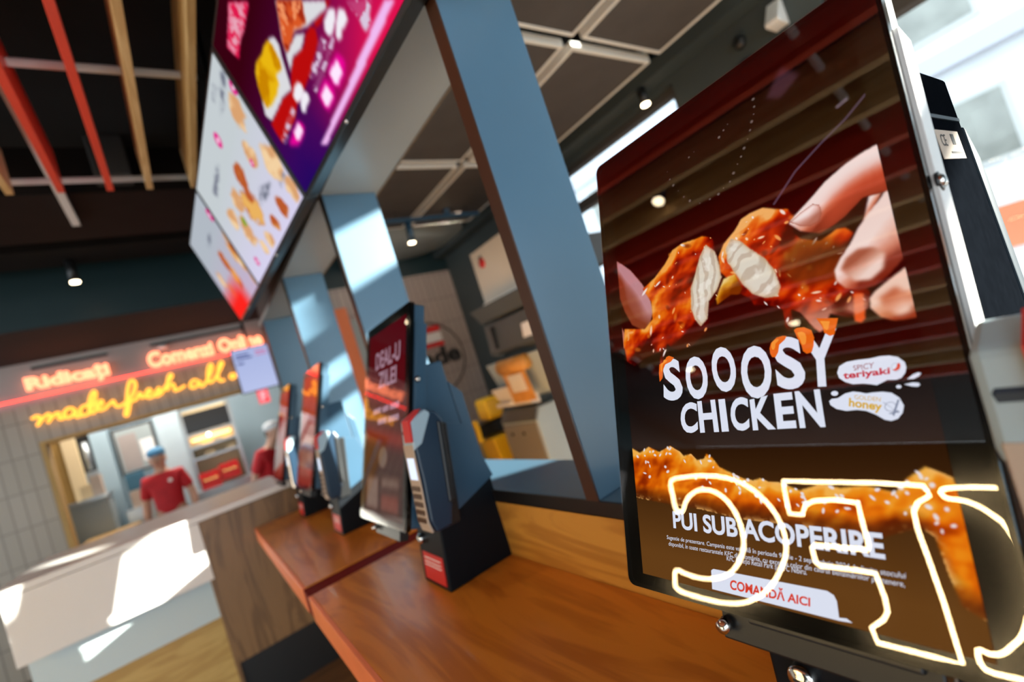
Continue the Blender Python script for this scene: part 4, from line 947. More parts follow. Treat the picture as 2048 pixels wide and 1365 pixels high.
def text_big(dis, scr):
    place = lambda d: (lambda u, v: scr(u, v, d))
    white, red, mar, cri, gold, grey = MB(), MB(), MB(), MB(), MB(), MB()
    def bold_for(c):
        return 0.028
    for c, q in DATA['LET']:
        quad_text(white, c, q, place(0.0011), 0.035)
    for s, q, m, b in DATA['TXT']:
        mb = {'w': white, 'r': red, 'm': mar, 'c': cri, 'g': gold}[m]
        quad_text(mb, s, q, place(0.0017 if m != 'w' else 0.0011), 0.03 if b else 0.0)
    for q in DATA['BLOB']:
        n = len(q)
        white.add([scr(*p, 0.0012) for p in q], [tuple(range(n))])
    def ring(mb, q, k, d):
        n = len(q)
        cx, cy = sum(p[0] for p in q) / n, sum(p[1] for p in q) / n
        inn = [(cx + (p[0] - cx) * k, cy + (p[1] - cy) * k) for p in q]
        mb.add([scr(*p, d) for p in q] + [scr(*p, d) for p in inn], [(i, (i + 1) % n, n + (i + 1) % n, n + i) for i in range(n)])
    ring(grey, DATA['RING1'], 0.93, 0.0017)
    ring(grey, DATA['RING2'], 0.88, 0.0017)
    q = DATA['RING2']
    cx, cy = sum(p[0] for p in q) / len(q), sum(p[1] for p in q) / len(q)
    for a in ((-0.016, -0.008, 0.012, 0.008), (0.018, -0.010, 0.0, 0.012), (-0.008, 0.010, 0.014, 0.006)):
        grey.add([scr(cx + a[0], cy + a[1], 0.0017), scr(cx + a[2], cy + a[3], 0.0017), scr(cx + a[2] + 0.003, cy + a[3] + 0.003, 0.0017), scr(cx + a[0] + 0.004, cy + a[1] + 0.001, 0.0017)], [(0, 1, 2, 3)])
    q = DATA['CHILI']
    red.add([scr(*p, 0.0018) for p in q], [tuple(range(len(q)))])
    for k in ('BTN', 'NUB'):
        q = DATA[k]
        white.add([scr(*p, 0.0012) for p in q], [tuple(range(len(q)))])
    white.build('lettering', E_white, dis)
    red.build('red_lettering', E_red, dis)
    mar.build('maroon_lettering', E_maroon, dis)
    cri.build('crimson_lettering', E_crim, dis)
    gold.build('golden_lettering', E_gold, dis)
    grey.build('badge_ring', E_grey, dis)
    dr, hi = MB(), MB()
    for q in DATA['DRIP']:
        n = len(q)
        dr.add([scr(*p, 0.0022) for p in q], [tuple(range(n))])
        cx, cy = sum(p[0] for p in q) / n, sum(p[1] for p in q) / n
        h = [(cx + (p[0] - cx) * 0.45 - 0.006, cy + (p[1] - cy) * 0.5 - 0.004) for p in q]
        hi.add([scr(*p, 0.0026) for p in h], [tuple(range(n))])
    dr.build('sauce_drip', E_orange, dis)
    hi.build('drip_highlight', E_orange2, dis)

def text_deal(dis, scr):
    mb = MB()
    pl = lambda u, v: scr(u, v, 0.0014)
    quad_text(mb, 'DEAL-U', [(0.22, 0.12), (0.88, 0.12), (0.88, 0.22), (0.22, 0.22)], pl, 0.03)
    quad_text(mb, 'ZILEI', [(0.32, 0.24), (0.80, 0.24), (0.80, 0.33), (0.32, 0.33)], pl, 0.03)
    for u0, u1, v0 in ((0.20, 0.42, 0.440), (0.46, 0.62, 0.438), (0.66, 0.88, 0.434), (0.34, 0.58, 0.500), (0.62, 0.88, 0.496)):
        mb.add([pl(u0, v0), pl(u1, v0 - 0.006), pl(u1, v0 + 0.024), pl(u0, v0 + 0.03)], [(0, 1, 2, 3)])
    mb.build('lettering', emis('screen_pink', lin('b08a9c'), 1.0), dis)

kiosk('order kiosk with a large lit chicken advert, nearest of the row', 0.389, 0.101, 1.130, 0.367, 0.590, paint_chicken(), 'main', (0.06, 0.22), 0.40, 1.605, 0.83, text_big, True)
kiosk('order kiosk with a dark red deal screen, beside the dark red counter joint', 0.340, 1.130, 1.130, 0.375, 0.575, paint_deal(), 'deal', (0.0, 0.16), 0.40, 1.50, 0.60, text_deal)
kiosk('order kiosk with a bright red screen, third in the row, on the far wood counter', 0.335, 2.167, 1.175, 0.372, 0.545, paint_red(), 'red', (0.0, 0.16), 0.40, 1.50, 0.59)
kiosk('order kiosk at the end of the row, against the white service counter', 0.330, 2.955, 1.185, 0.36, 0.545, paint_red(), 'red', (0.0, 0.16), 0.385, 1.50, 0.585)
terminal('card terminal with a clear top and red roll, on the chicken advert kiosk', 0.375, 0.02, 1.10)
terminal('blue gray card terminal with a lit readout, on the second kiosk with the deal screen', 0.372, 1.042, 1.122)
terminal('card terminal on the third kiosk with the bright red screen', 0.372, 2.079, 1.122)
terminal('card terminal on the last kiosk by the white service counter', 0.365, 2.866, 1.135)

# ------------------------------------------------------------------ menu screens over the bays
def menu_board(label, y0, y1, painter, extra=None):
    xa = lambda y: 0.545 - 0.050 * (y - 0.7)
    t = thing('menu_screen', label, 'menu screen', (xa(y0), y0, 2.185), 'hanging menu screens')
    W = y1 - y0
    # local: a from far edge, s down from the top edge
    tx, tz = -0.150, 0.545
    ln = math.hypot(tx, tz)
    ux, uz = tx / ln, tz / ln          # up the slope
    nx, nz = -uz, ux                   # out of the front
    k = -0.050
    def H(a, s, d):
        y = W - a
        return (k * y + s * ux + d * nx, y, s * uz + d * nz)
    def slab(a0, a1, s0, s1, d0, d1):
        vs = [H(a, s, d) for d in (d0, d1) for a, s in ((a0, s0), (a1, s0), (a1, s1), (a0, s1))]
        return MB().add(vs, [(0, 3, 2, 1), (4, 5, 6, 7), (0, 1, 5, 4), (1, 2, 6, 5), (2, 3, 7, 6), (3, 0, 4, 7)])
    slab(0.001, W - 0.001, 0, ln, -0.045, 0).build('casing', M_black, t, 0.003)
    e = 0.014
    d = painter.mesh('display', lambda u, v: H(e + u * (W - 2 * e), e + (1 - v) * (ln - 2 * e - 0.0), 0.0015), E_screen, t)
    if extra:
        extra(d, lambda u, v, dd=0.003: H(e + u * (W - 2 * e), e + (1 - v) * (ln - 2 * e), dd))
    for a in (W * 0.25, W * 0.75):
        x, y, z = H(a, ln * 0.5, -0.04)
        MB().cyl((x, y, z), (x + 0.05, y, CZ - 2.185), 0.012, seg=10).build('hanger', M_black, t)
    MB().lathe([(0.0, -0.004), (0.006, -0.003), (0.007, 0.004)], H(W * 0.45, 0.004, 0.0), 12, 'x').build('screw', M_chrome, t)
    return t

def paint_board1():
    B = DATA['MENU']['B1']
    p = Paint(300, 170)
    U, V = p.U, p.V
    p.a[:] = rgb('3a0818')
    g = np.clip((V - 0.25) / 0.6, 0, 1)
    p.fill(g, rgb('5a1058'))
    p.fill(np.clip((V - 0.45) * 1.8, 0, 1) * np.clip((0.45 - U) * 3, 0, 1), rgb('2a1060'))
    p.fill(np.clip((V - 0.50) * 2.2, 0, 1) * np.clip((U - 0.30) * 2.4, 0, 1), rgb('e01850'))
    n = p.noise(40)
    n2 = p.noise(16)
    p.poly(B['redA'], rgb('b81414'), 1)
    for k in ('packA', 'packA2', 'packB'):
        p.poly(B[k], rgb('dadade'), 1)
    m = p.mask(B['nug'], 1)
    p.fill(m, rgb('d8582a'))
    p.fill(m * np.clip((0.5 - n2) * 7, 0, 1), rgb('a02c18'))
    p.fill(m * np.clip((n - 0.6) * 9, 0, 1), rgb('f09060'))
    m = p.mask(B['fries'], 1)
    p.fill(m, rgb('e8b418'))
    p.fill(m * np.clip((0.5 - n2) * 6, 0, 1), rgb('c88408'))
    for k in ('cupA', 'cupB', 'cupC', 'cupD'):
        p.poly(B[k], rgb('f0ecf4'), 1)
    for k in ('txA', 'txB', 'txC', 'txD'):
        m = p.mask(B[k], 1)
        p.fill(m * np.clip((n - 0.40) * 8, 0.25, 1), rgb('d8c4dc'))
    for k in ('mgA', 'mgB', 'mgC'):
        p.poly(B[k], rgb('f0109a'), 2)
    for k in ('whA', 'whB', 'whC'):
        p.poly(B[k], rgb('ffe6ff'), 1)
    p.poly(B['stripe'], rgb('f0b8f0'), 1)
    m = p.mask(B['tagL'], 1)
    p.fill(m, rgb('e02050'))
    p.fill(p.blur(p.mask(B['tagL']), 5) * m * np.clip((n - 0.45) * 9, 0, 1) * 0.9, rgb('e8b0c0'))
    return p

def paint_board(key, base, low, warm=False):
    B = DATA['MENU'][key]
    p = Paint(200, 115)
    U, V = p.U, p.V
    p.a[:] = rgb(base)
    p.fill(np.clip((V - 0.3) / 0.7, 0, 1), rgb(low))
    n, n2 = p.noise(26), p.noise(12)
    for (q, r, k) in B['food']:
        c1, c2 = (('d8a070', 'f2cfa0'), ('b85a30', 'e8b060'), ('80a030', 'b8d060'))[k]
        asp = p.h / p.w
        r = r * 1.3
        d = np.sqrt(((U - q[0]) / r) ** 2 + ((V - q[1]) * asp / (r * 1.0)) ** 2) + (n - 0.5) * 0.8
        m = np.clip((1 - d) * 4, 0, 1)
        p.fill(m, rgb(c1))
        p.fill(m * np.clip((n2 - 0.5) * 7, 0, 1), rgb(c2))
    for (q, r) in B['mag']:
        p.ell(q[0], q[1], r * 0.6, r * 0.6, rgb('e0308c'), 1, 0.2)
        p.ell(q[0], q[1], r * 0.35, r * 0.2, rgb('f8d0e8'), 1, 0.3)
    for q in B['bars']:
        m = p.mask(q, 1)
        p.fill(m * np.clip((n - 0.4) * 6, 0.2, 1), rgb('707484'))
    if warm:
        k = np.clip((V - 0.62) / 0.25, 0, 1) * np.clip((0.75 - U) / 0.3, 0, 1)
        p.fill(k.astype(np.float32), rgb('ff2a24'))  # red neon reflection painted into the lower part of the picture
    return p

menu_board('maroon and purple menu screen with fries and nuggets, nearest of the hanging screens', 0.605, 1.597, paint_board1())
menu_board('white menu screen crowded with sandwiches, between the maroon screen and the end screen', 1.603, 2.597, paint_board('B2', 'c4ccd0', 'd6d0ee'))
menu_board('white menu screen fading to red at its lower corner, last of the hanging row', 2.603, 3.32, paint_board('B3', 'b0b8c2', 'c4aecb', True))

# ------------------------------------------------------------------ kitchen front: letters, neon, pick-up screen
E_letter = emis('letter_glow', (1.0, 0.26, 0.13), 3.4)
E_neon = emis('neon_tube', (1.0, 0.40, 0.05), 2.4)
E_strip = emis('red_strip', (1.0, 0.03, 0.02), 11.0)
def letters(name, label, s, q, grp):
    mb = MB()
    quad_text(mb, s, q, lambda x, z: (x, 6.42, z), 0.045, (0, 0.035, 0))
    o = mb.build(name, E_letter)
    tag(o, label, 'sign', grp)
    return o
letters('letter_sign', 'glowing red word sign Ridicați above the kitchen pass', 'Ridicați', DATA['RIDI'], 'glowing word signs')
letters('letter_sign', 'glowing red words Comenzi Online behind the last menu screen', 'Comenzi Online', DATA['ONLI'], 'glowing word signs')
o = MB().cyl((-2.2, 6.478, 2.53), (1.0, 6.478, 2.53), 0.005, seg=8).build('light_strip', E_strip)
tag(o, 'red glowing strip along the wall under the glowing word signs', 'light strip')
nt = thing('neon_sign', 'yellow orange script neon reading made fresh all day on the tiled wall', 'neon sign', (0, 0, 0))
mb = MB()
def smooth(pts, n=4, closed=False):
    out = []
    N = len(pts)
    for i in range(N if closed else N - 1):
        p = [Vector(pts[(i + k) % N]) if closed else Vector(pts[min(max(i + k, 0), N - 1)]) for k in (-1, 0, 1, 2)]
        for k in range(n):
            t = k / n
            out.append(0.5 * ((2 * p[1]) + (p[2] - p[0]) * t + (2 * p[0] - 5 * p[1] + 4 * p[2] - p[3]) * t * t + (3 * p[1] - p[0] - 3 * p[2] + p[3]) * t ** 3))
    if not closed:
        out.append(Vector(pts[-1]))
    return out
for st in DATA['SCRIPT']:
    mb.tube(smooth([(x, 6.44, z) for x, z in st]), 0.015, 8)
mb.build('neon_tubing', E_neon, nt)
mb = MB()
for st in DATA['SCRIPT']:
    x, z = st[len(st) // 2]
    mb.cyl((x, 6.44, z), (x, 6.5, z), 0.006, seg=6)
mb.build('standoff', M_pane, nt)
mb = MB()
for x0, x1 in ((-1.10, -0.50), (-0.13, 0.80)):
    mb = MB().box(x0, x1, 6.485, 6.5, 2.800, 2.826)
    o = mb.build('air_slot', M_black)
    tag(o, 'dark slot diffuser above the word %s' % ('Ridicați' if x0 < -1 else 'Comenzi'), 'vent', 'slot diffusers')
o = MB().ball((-0.02, 6.46, 2.765), (0.05, 0.04, 0.02)).build('detector', M_white)
tag(o, 'small white ceiling style detector over the word Comenzi', 'detector')
pk = thing('pickup_screen', 'lit pale blue order status screen hanging beside the kitchen pass', 'screen', (0.59, 6.36, 2.01))
MB().box(-0.01, 0.40, 0, 0.04, -0.01, 0.53).build('casing', M_black, pk, 0.004)
p = Paint(60, 76, rgb('a8b4e0'))
p.fill(np.clip(p.V, 0, 1) * 0.5, rgb('c8d0f4'))
d = p.mesh('display', lambda u, v: (u * 0.39, -0.002, (1 - v) * 0.52), E_screen, pk)
mb = MB()
for k, (a, b_, z) in enumerate(((0.03, 0.17, 0.44), (0.03, 0.20, 0.40), (0.03, 0.10, 0.34))):
    mb.box(a, b_, -0.004, -0.003, z, z + 0.02)
mb.build('lettering', emis('screen_ink', (0.05, 0.07, 0.25), 1.0), d)
mb = MB().box(0.24, 0.36, -0.004, -0.003, 0.45, 0.465).box(0.24, 0.37, -0.004, -0.003, 0.415, 0.425)
mb.build('red_lettering', emis('screen_pinkish', (0.7, 0.05, 0.2), 1.0), d)
MB().cyl((0.2, 0.03, 0.52), (0.2, 0.03, 0.89), 0.015, seg=10).build('hanger', M_black, pk)
MB().box(0.0, 0.39, 0.04, 0.06, 0.1, 0.42).build('rear_box', M_black, pk)

# ------------------------------------------------------------------ behind the pass
kt = MB().box(-1.47, -1.27, 7.9, 7.98, 0.0, 2.3).build('storage_locker', M_tan)
tag(kt, 'warm tan tall locker at the left of the kitchen pass', 'locker')
kt = MB().box(-1.27, -1.14, 7.85, 7.93, 0.0, 2.3).build('door_edge', M_cream)
tag(kt, 'bright cream tall door standing ajar beside the tan locker', 'door')
t = thing('fryer_hood', 'black framed wall unit with a steel tube, right of the cream door', 'kitchen unit', (-1.08, 8.0, 1.68))
MB().box(-0.07, 0.07, 0, 0.3, 0.0, 0.5).build('casing', M_black, t)
MB().cyl((0.0, -0.04, 0.05), (0.0, -0.04, 0.40), 0.035, seg=14).build('steel_tube', M_steel, t)
MB().box(-0.07, 0.07, -0.02, 0.0, -0.02, 0.03).build('lower_rim', M_steel, t)
t = thing('prep_cabinet', 'gray green prep cabinet with a steel top under the black framed unit', 'cabinet', (-1.16, 7.45, 0))
MB().box(-0.22, 0.22, 0, 0.4, 0.0, 1.36).build('body', M_graylight, t)
MB().box(-0.24, 0.24, -0.02, 0.4, 1.36, 1.40).build('top', M_steel, t)
MB().box(-0.20, 0.20, -0.02, 0.0, 0.75, 0.78).build('handle', M_black, t)
MB().box(-0.20, 0.20, -0.012, 0.0, 0.10, 1.30).build('door', M_graylight, t)
for x, z, c, l in ((-1.12, 1.40, M_cream, 'cream carton lying on the prep cabinet'), (-1.02, 1.40, M_label, 'beige carton standing at the right end of the prep cabinet')):
    o = MB().box(x - 0.05, x + 0.05, 7.55, 7.70, z, z + (0.16 if c is M_cream else 0.24)).build('carton', c, None, 0.004)
    tag(o, l, 'carton', 'cartons on the prep cabinet')
struct(MB().box(-1.02, -0.85, 7.95, 8.15, 0, 2.6).build('column_pale', M_paleblue))
struct(MB().box(-0.36, -0.08, 7.98, 8.15, 0, 2.6).build('column_light', mat('light_panel', (0.52, 0.64, 0.70), 0.45, noise=0.1, scale=3)))
t = thing('notice_board', 'dark framed notice board with pale sheets behind the standing worker', 'notice board', (-0.60, 8.0, 1.52))
MB().box(-0.22, 0.22, 0, 0.03, 0, 0.62).build('frame', M_gray, t)
MB().box(-0.19, 0.19, -0.004, 0, 0.03, 0.59).build('backing', M_graylight, t)
MB().box(-0.17, 0.02, -0.008, -0.004, 0.05, 0.52).build('sheet', M_pale, t)
MB().box(0.04, 0.18, -0.008, -0.004, 0.12, 0.40).build('sheet', M_white, t)
MB().box(-0.05, -0.02, 0, 0.9, 0.3, 0.34).build('bracket', M_gray, t)
for z, m, l in ((1.10, M_label, 'beige crate at the bottom of the stack left of the worker'), (1.32, mat('blue_crate', (0.04, 0.16, 0.25), 0.5), 'blue crate on top of the stack left of the worker')):
    o = MB().box(-0.78, -0.60, 7.75, 7.95, z, z + 0.21).build('crate', m, None, 0.01)
    tag(o, l, 'crate', 'crates left of the worker')
o = MB().box(-0.85, -0.55, 7.7, 8.0, 0, 1.10).build('work_table', M_steel)
tag(o, 'steel work table under the crates left of the worker', 'table')
t = thing('warming_cabinet', 'tall steel warming cabinet with lit shelves right of the worker', 'cabinet', (0.18, 8.0, 0))
MB().box(-0.26, 0.34, 0.30, 0.34, 0.9, 2.15).build('back', M_cream, t)
for x in (-0.27, 0.31):
    MB().box(x, x + 0.04, -0.02, 0.34, 0.0, 2.15).build('side_panel', M_steel, t)
for z in (1.42, 1.58, 1.76):
    MB().box(-0.24, 0.31, 0.0, 0.30, z, z + 0.035).build('shelf', M_steel, t)
MB().box(-0.24, 0.31, -0.015, 0.02, 1.80, 2.08).build('dark_glass', M_black, t)
MB().box(-0.24, 0.31, 0.0, 0.30, 0.0, 1.0).build('base', M_gray, t)
MB().ball((0.01, 0.02, 1.73), 0.022).build('lamp', M_warm, t)
MB().box(-0.20, 0.28, 0.05, 0.25, 1.70, 1.712).build('heat_lamp', emis('heat_lamp_light', (1.0, 0.62, 0.28), 6.0), t)
rng = random.Random(4)
for k in range(4):
    o = MB().box(-0.06, 0.06, 0, 0.14, 0, 0.055).build('food_box', M_cream, None, 0.01, (0.02 + 0.13 * k, 8.06, 1.458 if k % 2 else 1.618))
    tag(o, ['paper food box on the left of the upper warming shelf', 'paper food box on the lower warming shelf, left one', 'paper food box on the right of the upper warming shelf', 'paper food box on the lower warming shelf, right one'][k], 'food box', 'food boxes in the warming cabinet')
for k, (x, z, l) in enumerate(((0.06, 1.02, 'red food crate holding buns below the warming shelves'), (0.30, 1.06, 'red food crate to the right below the warming shelves'))):
    t = thing('food_crate', l, 'crate', (x, 7.62, z), 'red food crates')
    MB().box(-0.115, 0.115, 0, 0.015, 0, 0.11).box(-0.115, 0.115, 0.2, 0.215, 0, 0.22).box(-0.115, -0.10, 0.015, 0.2, 0, 0.18).box(0.10, 0.115, 0.015, 0.2, 0, 0.18).box(-0.10, 0.10, 0.015, 0.2, 0, 0.015).build('tray', M_red, t)
    mb = MB()
    for i in range(3):
        mb.ball((-0.06 + 0.06 * i, 0.09, 0.10), (0.035, 0.06, 0.035))
    mb.build('bun', M_tan, t)
o = MB().box(-0.12, 0.55, 7.55, 7.95, 0, 1.02).build('pass_counter', M_steel)
tag(o, 'steel counter carrying the red food crates', 'counter')
t = thing('low_counter', 'gray kitchen counter with a yellow tray edge, in front of the worker', 'counter', (-0.95, 6.98, 0))
MB().box(-0.20, 0.22, 0, 0.4, 0, 0.93).build('body', M_gray, t)
MB().box(-0.24, 0.24, -0.04, 0.42, 0.93, 0.955).build('top', M_tan, t)
sg = thing('red_sign', 'small red lit sign with a white letter under the status screen', 'sign', (0.80, 6.40, 1.84))
MB().box(-0.07, 0.05, 0, 0.03, 0, 0.16).build('panel', emis('pink_sign', (1.0, 0.10, 0.12), 1.2), sg)
mb = MB()
quad_text(mb, 'F', [(-0.04, 0.14), (0.02, 0.14), (0.02, 0.02), (-0.04, 0.02)], lambda x, z: (x, -0.002, z), 0.03)
mb.build('lettering', emis('pink_letter', (1.0, 0.6, 0.65), 1.0), sg)
MB().cyl((0, 0.02, 0.16), (0, 0.02, 0.26), 0.01, seg=8).build('hanger', M_black, sg)
kl = bpy.data.lights.new('kitchen_lamp', 'AREA')
kl.shape = 'RECTANGLE'
kl.size, kl.size_y = 2.2, 0.5
kl.energy = 75
kl.color = (1.0, 0.93, 0.84)
ko = bpy.data.objects.new('kitchen_lamp', kl)
COL.objects.link(ko)
ko.location = (-0.1, 7.5, 2.97)

# ------------------------------------------------------------------ people
M_skin = mat('skin', (0.62, 0.36, 0.25), 0.5)
M_shirt = mat('red_shirt', (0.62, 0.012, 0.022), 0.7, noise=0.15, scale=14)
M_trouser = mat('black_trousers', (0.02, 0.02, 0.024), 0.8)
def skinned(name, chains, m, parent=None, sub=2, root=0):
    """chains: lists of (x, y, z, r); points that coincide are welded."""
    vs, es, rs, key = [], [], [], {}
    for ch in chains:
        prev = None
        for (x, y, z, r) in ch:
            k = (round(x, 4), round(y, 4), round(z, 4))
            if k not in key:
                key[k] = len(vs)
                vs.append((x, y, z))
                rs.append(r if isinstance(r, tuple) else (r, r))
            if prev is not None and prev != key[k]:
                es.append((prev, key[k]))
            prev = key[k]
    me = bpy.data.meshes.new(name)
    me.from_pydata(vs, es, [])
    me.materials.append(m)
    o = bpy.data.objects.new(name, me)
    COL.objects.link(o)
    sk = o.modifiers.new('skin', 'SKIN')
    sk.use_smooth_shade = True
    if not me.skin_vertices:
        o.data.attributes
    for i, sv in enumerate(me.skin_vertices[0].data):
        sv.radius = rs[i]
        sv.use_root = i == root
    ss = o.modifiers.new('subdivision', 'SUBSURF')
    ss.levels = ss.render_levels = sub
    if parent:
        o.parent = parent
    return o

def ensure_skin(me):
    bm_ = __import__('bmesh').new()
    bm_.from_mesh(me)
    bm_.verts.layers.skin.verify()
    bm_.to_mesh(me)
    bm_.free()

def skinned2(name, chains, m, parent=None, sub=2):
    vs, es, rs, key = [], [], [], {}
    for ch in chains:
        prev = None
        for (x, y, z, r) in ch:
            k = (round(x, 4), round(y, 4), round(z, 4))
            if k not in key:
                key[k] = len(vs)
                vs.append((x, y, z))
                rs.append(r if isinstance(r, tuple) else (r, r))
            if prev is not None and prev != key[k]:
                es.append((prev, key[k]))
            prev = key[k]
    me = bpy.data.meshes.new(name)
    me.from_pydata(vs, es, [])
    ensure_skin(me)
    me.materials.append(m)
    for i, sv in enumerate(me.skin_vertices[0].data):
        sv.radius = rs[i]
        sv.use_root = i == 0
    o = bpy.data.objects.new(name, me)
    COL.objects.link(o)
    sk = o.modifiers.new('skin', 'SKIN')
    sk.use_smooth_shade = True
    ss = o.modifiers.new('subdivision', 'SUBSURF')
    ss.levels = ss.render_levels = sub
    if parent:
        o.parent = parent
    return o

def person(label, loc, rz, lean=0.0, capcol=(0.10, 0.30, 0.50), badge=True):
    """Built facing -y at the origin; feet on z = 0; about 1.70 m tall."""
    def L(z):                      # forward lean from the hips up
        return -max(0.0, z - 0.92) * lean
    body = [[(0, 0, 0.93, (0.150, 0.115)), (0, L(1.05), 1.05, (0.140, 0.110)), (0, L(1.22), 1.22, (0.155, 0.110)), (0, L(1.36), 1.36, (0.150, 0.100)), (0, L(1.43) , 1.43, (0.075, 0.070)), (0, L(1.49) - 0.01, 1.49, (0.055, 0.058)), (0, L(1.55) - 0.025, 1.54, (0.068, 0.085)), (0, L(1.6) - 0.03, 1.60, (0.078, 0.098)), (0, L(1.67) - 0.025, 1.665, (0.074, 0.092)), (0, L(1.7) - 0.02, 1.705, (0.045, 0.060))]]
    hands = []
    for s in (-1, 1):
        sh = (s * 0.165, L(1.36), 1.365, 0.062)
        el = (s * 0.235, L(1.1) + 0.02, 1.10, 0.043)
        wr = (s * 0.245, L(1.0) - 0.06 - lean * 0.3, 0.87, 0.030)
        pa = (s * 0.245, L(1.0) - 0.075 - lean * 0.3, 0.81, (0.022, 0.038))
        body.append([body[0][3], sh, (s * 0.20, L(1.25) + 0.01, 1.24, 0.052), el, (s * 0.243, L(1.05) - 0.02, 0.98, 0.042), wr, pa])
        for k in range(4):
            fy = pa[1] + (k - 1.5) * 0.017
            ln = (0.062, 0.072, 0.068, 0.052)[k]
            body.append([pa, (s * 0.247, fy, 0.775, 0.0095), (s * 0.243, fy - 0.004, 0.775 - ln * 0.55, 0.0088), (s * 0.234, fy - 0.008, 0.775 - ln, 0.0078)])
        body.append([pa, (s * 0.232, pa[1] - 0.034, 0.80, 0.0105), (s * 0.222, pa[1] - 0.048, 0.77, 0.009)])
        body.append([body[0][0], (s * 0.09, 0.0, 0.86, 0.088), (s * 0.10, -0.01, 0.50, 0.060), (s * 0.10, 0.01, 0.30, 0.052), (s * 0.10, 0.015, 0.09, 0.036), (s * 0.105, -0.06, 0.045, 0.036), (s * 0.11, -0.15, 0.032, 0.026)])
    o = skinned2('person', body, M_skin)
    o.location = loc
    o.rotation_euler = (0, 0, rz)
    tag(o, label, 'person')
    sht = [[(0, 0.0, 0.90, (0.165, 0.130)), (0, L(1.05), 1.05, (0.157, 0.127)), (0, L(1.22), 1.22, (0.172, 0.127)), (0, L(1.36), 1.36, (0.168, 0.116)), (0, L(1.42), 1.425, (0.085, 0.080))]]
    for s in (-1, 1):
        sht.append([sht[0][3], (s * 0.165, L(1.36), 1.37, 0.074), (s * 0.20, L(1.25) + 0.01, 1.24, 0.068), (s * 0.222, L(1.16) + 0.016, 1.15, 0.064)])
    skinned2('shirt', sht, M_shirt, o)
    tr_ = [[(0, 0, 0.94, (0.158, 0.122)), (0, 0, 0.90, (0.160, 0.125))]]
    for s in (-1, 1):
        tr_.append([tr_[0][1], (s * 0.09, 0.0, 0.84, 0.100), (s * 0.10, -0.01, 0.50, 0.074), (s * 0.10, 0.012, 0.10, 0.058)])
    skinned2('trousers', tr_, M_trouser, o)
    hy = L(1.62) - 0.03
    cp = MB().ball((0, hy + 0.012, 1.672), (0.092, 0.112, 0.070), 20, 12)
    cp.build('cap', mat('cap_cloth', capcol, 0.8), o)
    br = MB().prism([(-0.075, hy - 0.07), (-0.06, hy - 0.14), (0, hy - 0.165), (0.06, hy - 0.14), (0.075, hy - 0.07)], 'z', 1.655, 1.664)
    br.build('cap_peak', mat('cap_peak_cloth', tuple(c * 0.8 for c in capcol), 0.8), o)
    MB().ball((0, hy - 0.10, 1.575), (0.014, 0.020, 0.024), 10, 8).build('nose', M_skin, o)
    MB().ball((0, hy - 0.082, 1.530), (0.026, 0.012, 0.008), 10, 6).build('mouth', mat('lip', (0.42, 0.12, 0.10), 0.5), o)
    for s in (-1, 1):
        e = MB().ball((s * 0.031, hy - 0.088, 1.605), (0.013, 0.010, 0.009), 10, 6).build('eye', M_white, o)
        MB().ball((s * 0.031, hy - 0.096, 1.605), (0.006, 0.004, 0.006), 8, 6).build('iris', M_ink, e)
        MB().ball((s * 0.079, hy + 0.015, 1.585), (0.012, 0.024, 0.032), 10, 8).build('ear', M_skin, o)
    MB().ball((0, hy + 0.055, 1.60), (0.078, 0.060, 0.075), 16, 10).build('hair', mat('dark_hair', (0.03, 0.02, 0.015), 0.7), o)
    if badge:
        MB().ball((0.09, L(1.3) - 0.128, 1.31), (0.022, 0.006, 0.022), 10, 6).build('chest_badge', M_white, o)
    return o
person('person in a red t-shirt and blue cap standing behind the white service counter', (-0.385, 7.2, 0.0), R(-12))
person('person in a red t-shirt leaning over beside the last kiosk, head turned down', (0.62, 6.95, -0.12), R(38), 0.42, (0.75, 0.80, 0.82), False)

# ------------------------------------------------------------------ pick-up room seen through the open bays
cl_m = mat('gray_acoustic_tile', (0.085, 0.075, 0.070), 0.75, noise=0.15, scale=6)
cl_e = mat('pale_tile_edge', (0.86, 0.85, 0.80), 0.6)
names_x = ('nearest the partition', 'in the middle row', 'nearest the glazing')
idx = 0
for i, (x0, x1) in enumerate(((0.86, 1.985), (2.05, 2.72))):
    for j, (y0, y1) in enumerate(((-1.0, 0.20), (0.27, 1.465), (1.535, 2.70), (2.77, 3.90))):
        t = thing('ceiling_panel', '%s ceiling panel with pale rim, %s, %s' % (('wide gray', 'narrow gray')[i], ('in the partition row', 'in the row along the glazing')[i], ('first from the window corner', 'second from the window corner', 'third from the window corner', 'last before the round sign wall')[j]), 'ceiling panel', (x0, y0, 2.90), 'hanging ceiling panels')
        W, L = x1 - x0, y1 - y0
        MB().box(0.018, W - 0.018, 0.018, L - 0.018, 0.004, 0.04).build('tile', cl_m, t)
        e = 0.018
        MB().box(0, W, 0, e, 0, 0.045).box(0, W, L - e, L, 0, 0.045).box(0, e, e, L - e, 0, 0.045).box(W - e, W, e, L - e, 0, 0.045).build('rim', cl_e, t)
        mb = MB()
        for a, b_ in ((0.1, 0.1), (W - 0.1, 0.1), (0.1, L - 0.1), (W - 0.1, L - 0.1)):
            mb = MB().cyl((a, b_, 0.04), (a, b_, CZ - 2.90), 0.004, seg=6)
            mb.build('hanger', M_black, t)
t = thing('ceiling_panel', 'rounded pale gray ceiling panel with a green indicator, before the round sign wall', 'ceiling panel', (2.25, 4.45, 2.93), 'hanging ceiling panels')
MB().lathe([(0.60, 0.0), (0.62, 0.01), (0.62, 0.05), (0.60, 0.06)], (0, 0, 0), 48).build('disc', M_graylight, t)
MB().cyl((0, 0, 0.05), (0, 0, 0.53), 0.01, seg=8).build('hanger', M_black, t)
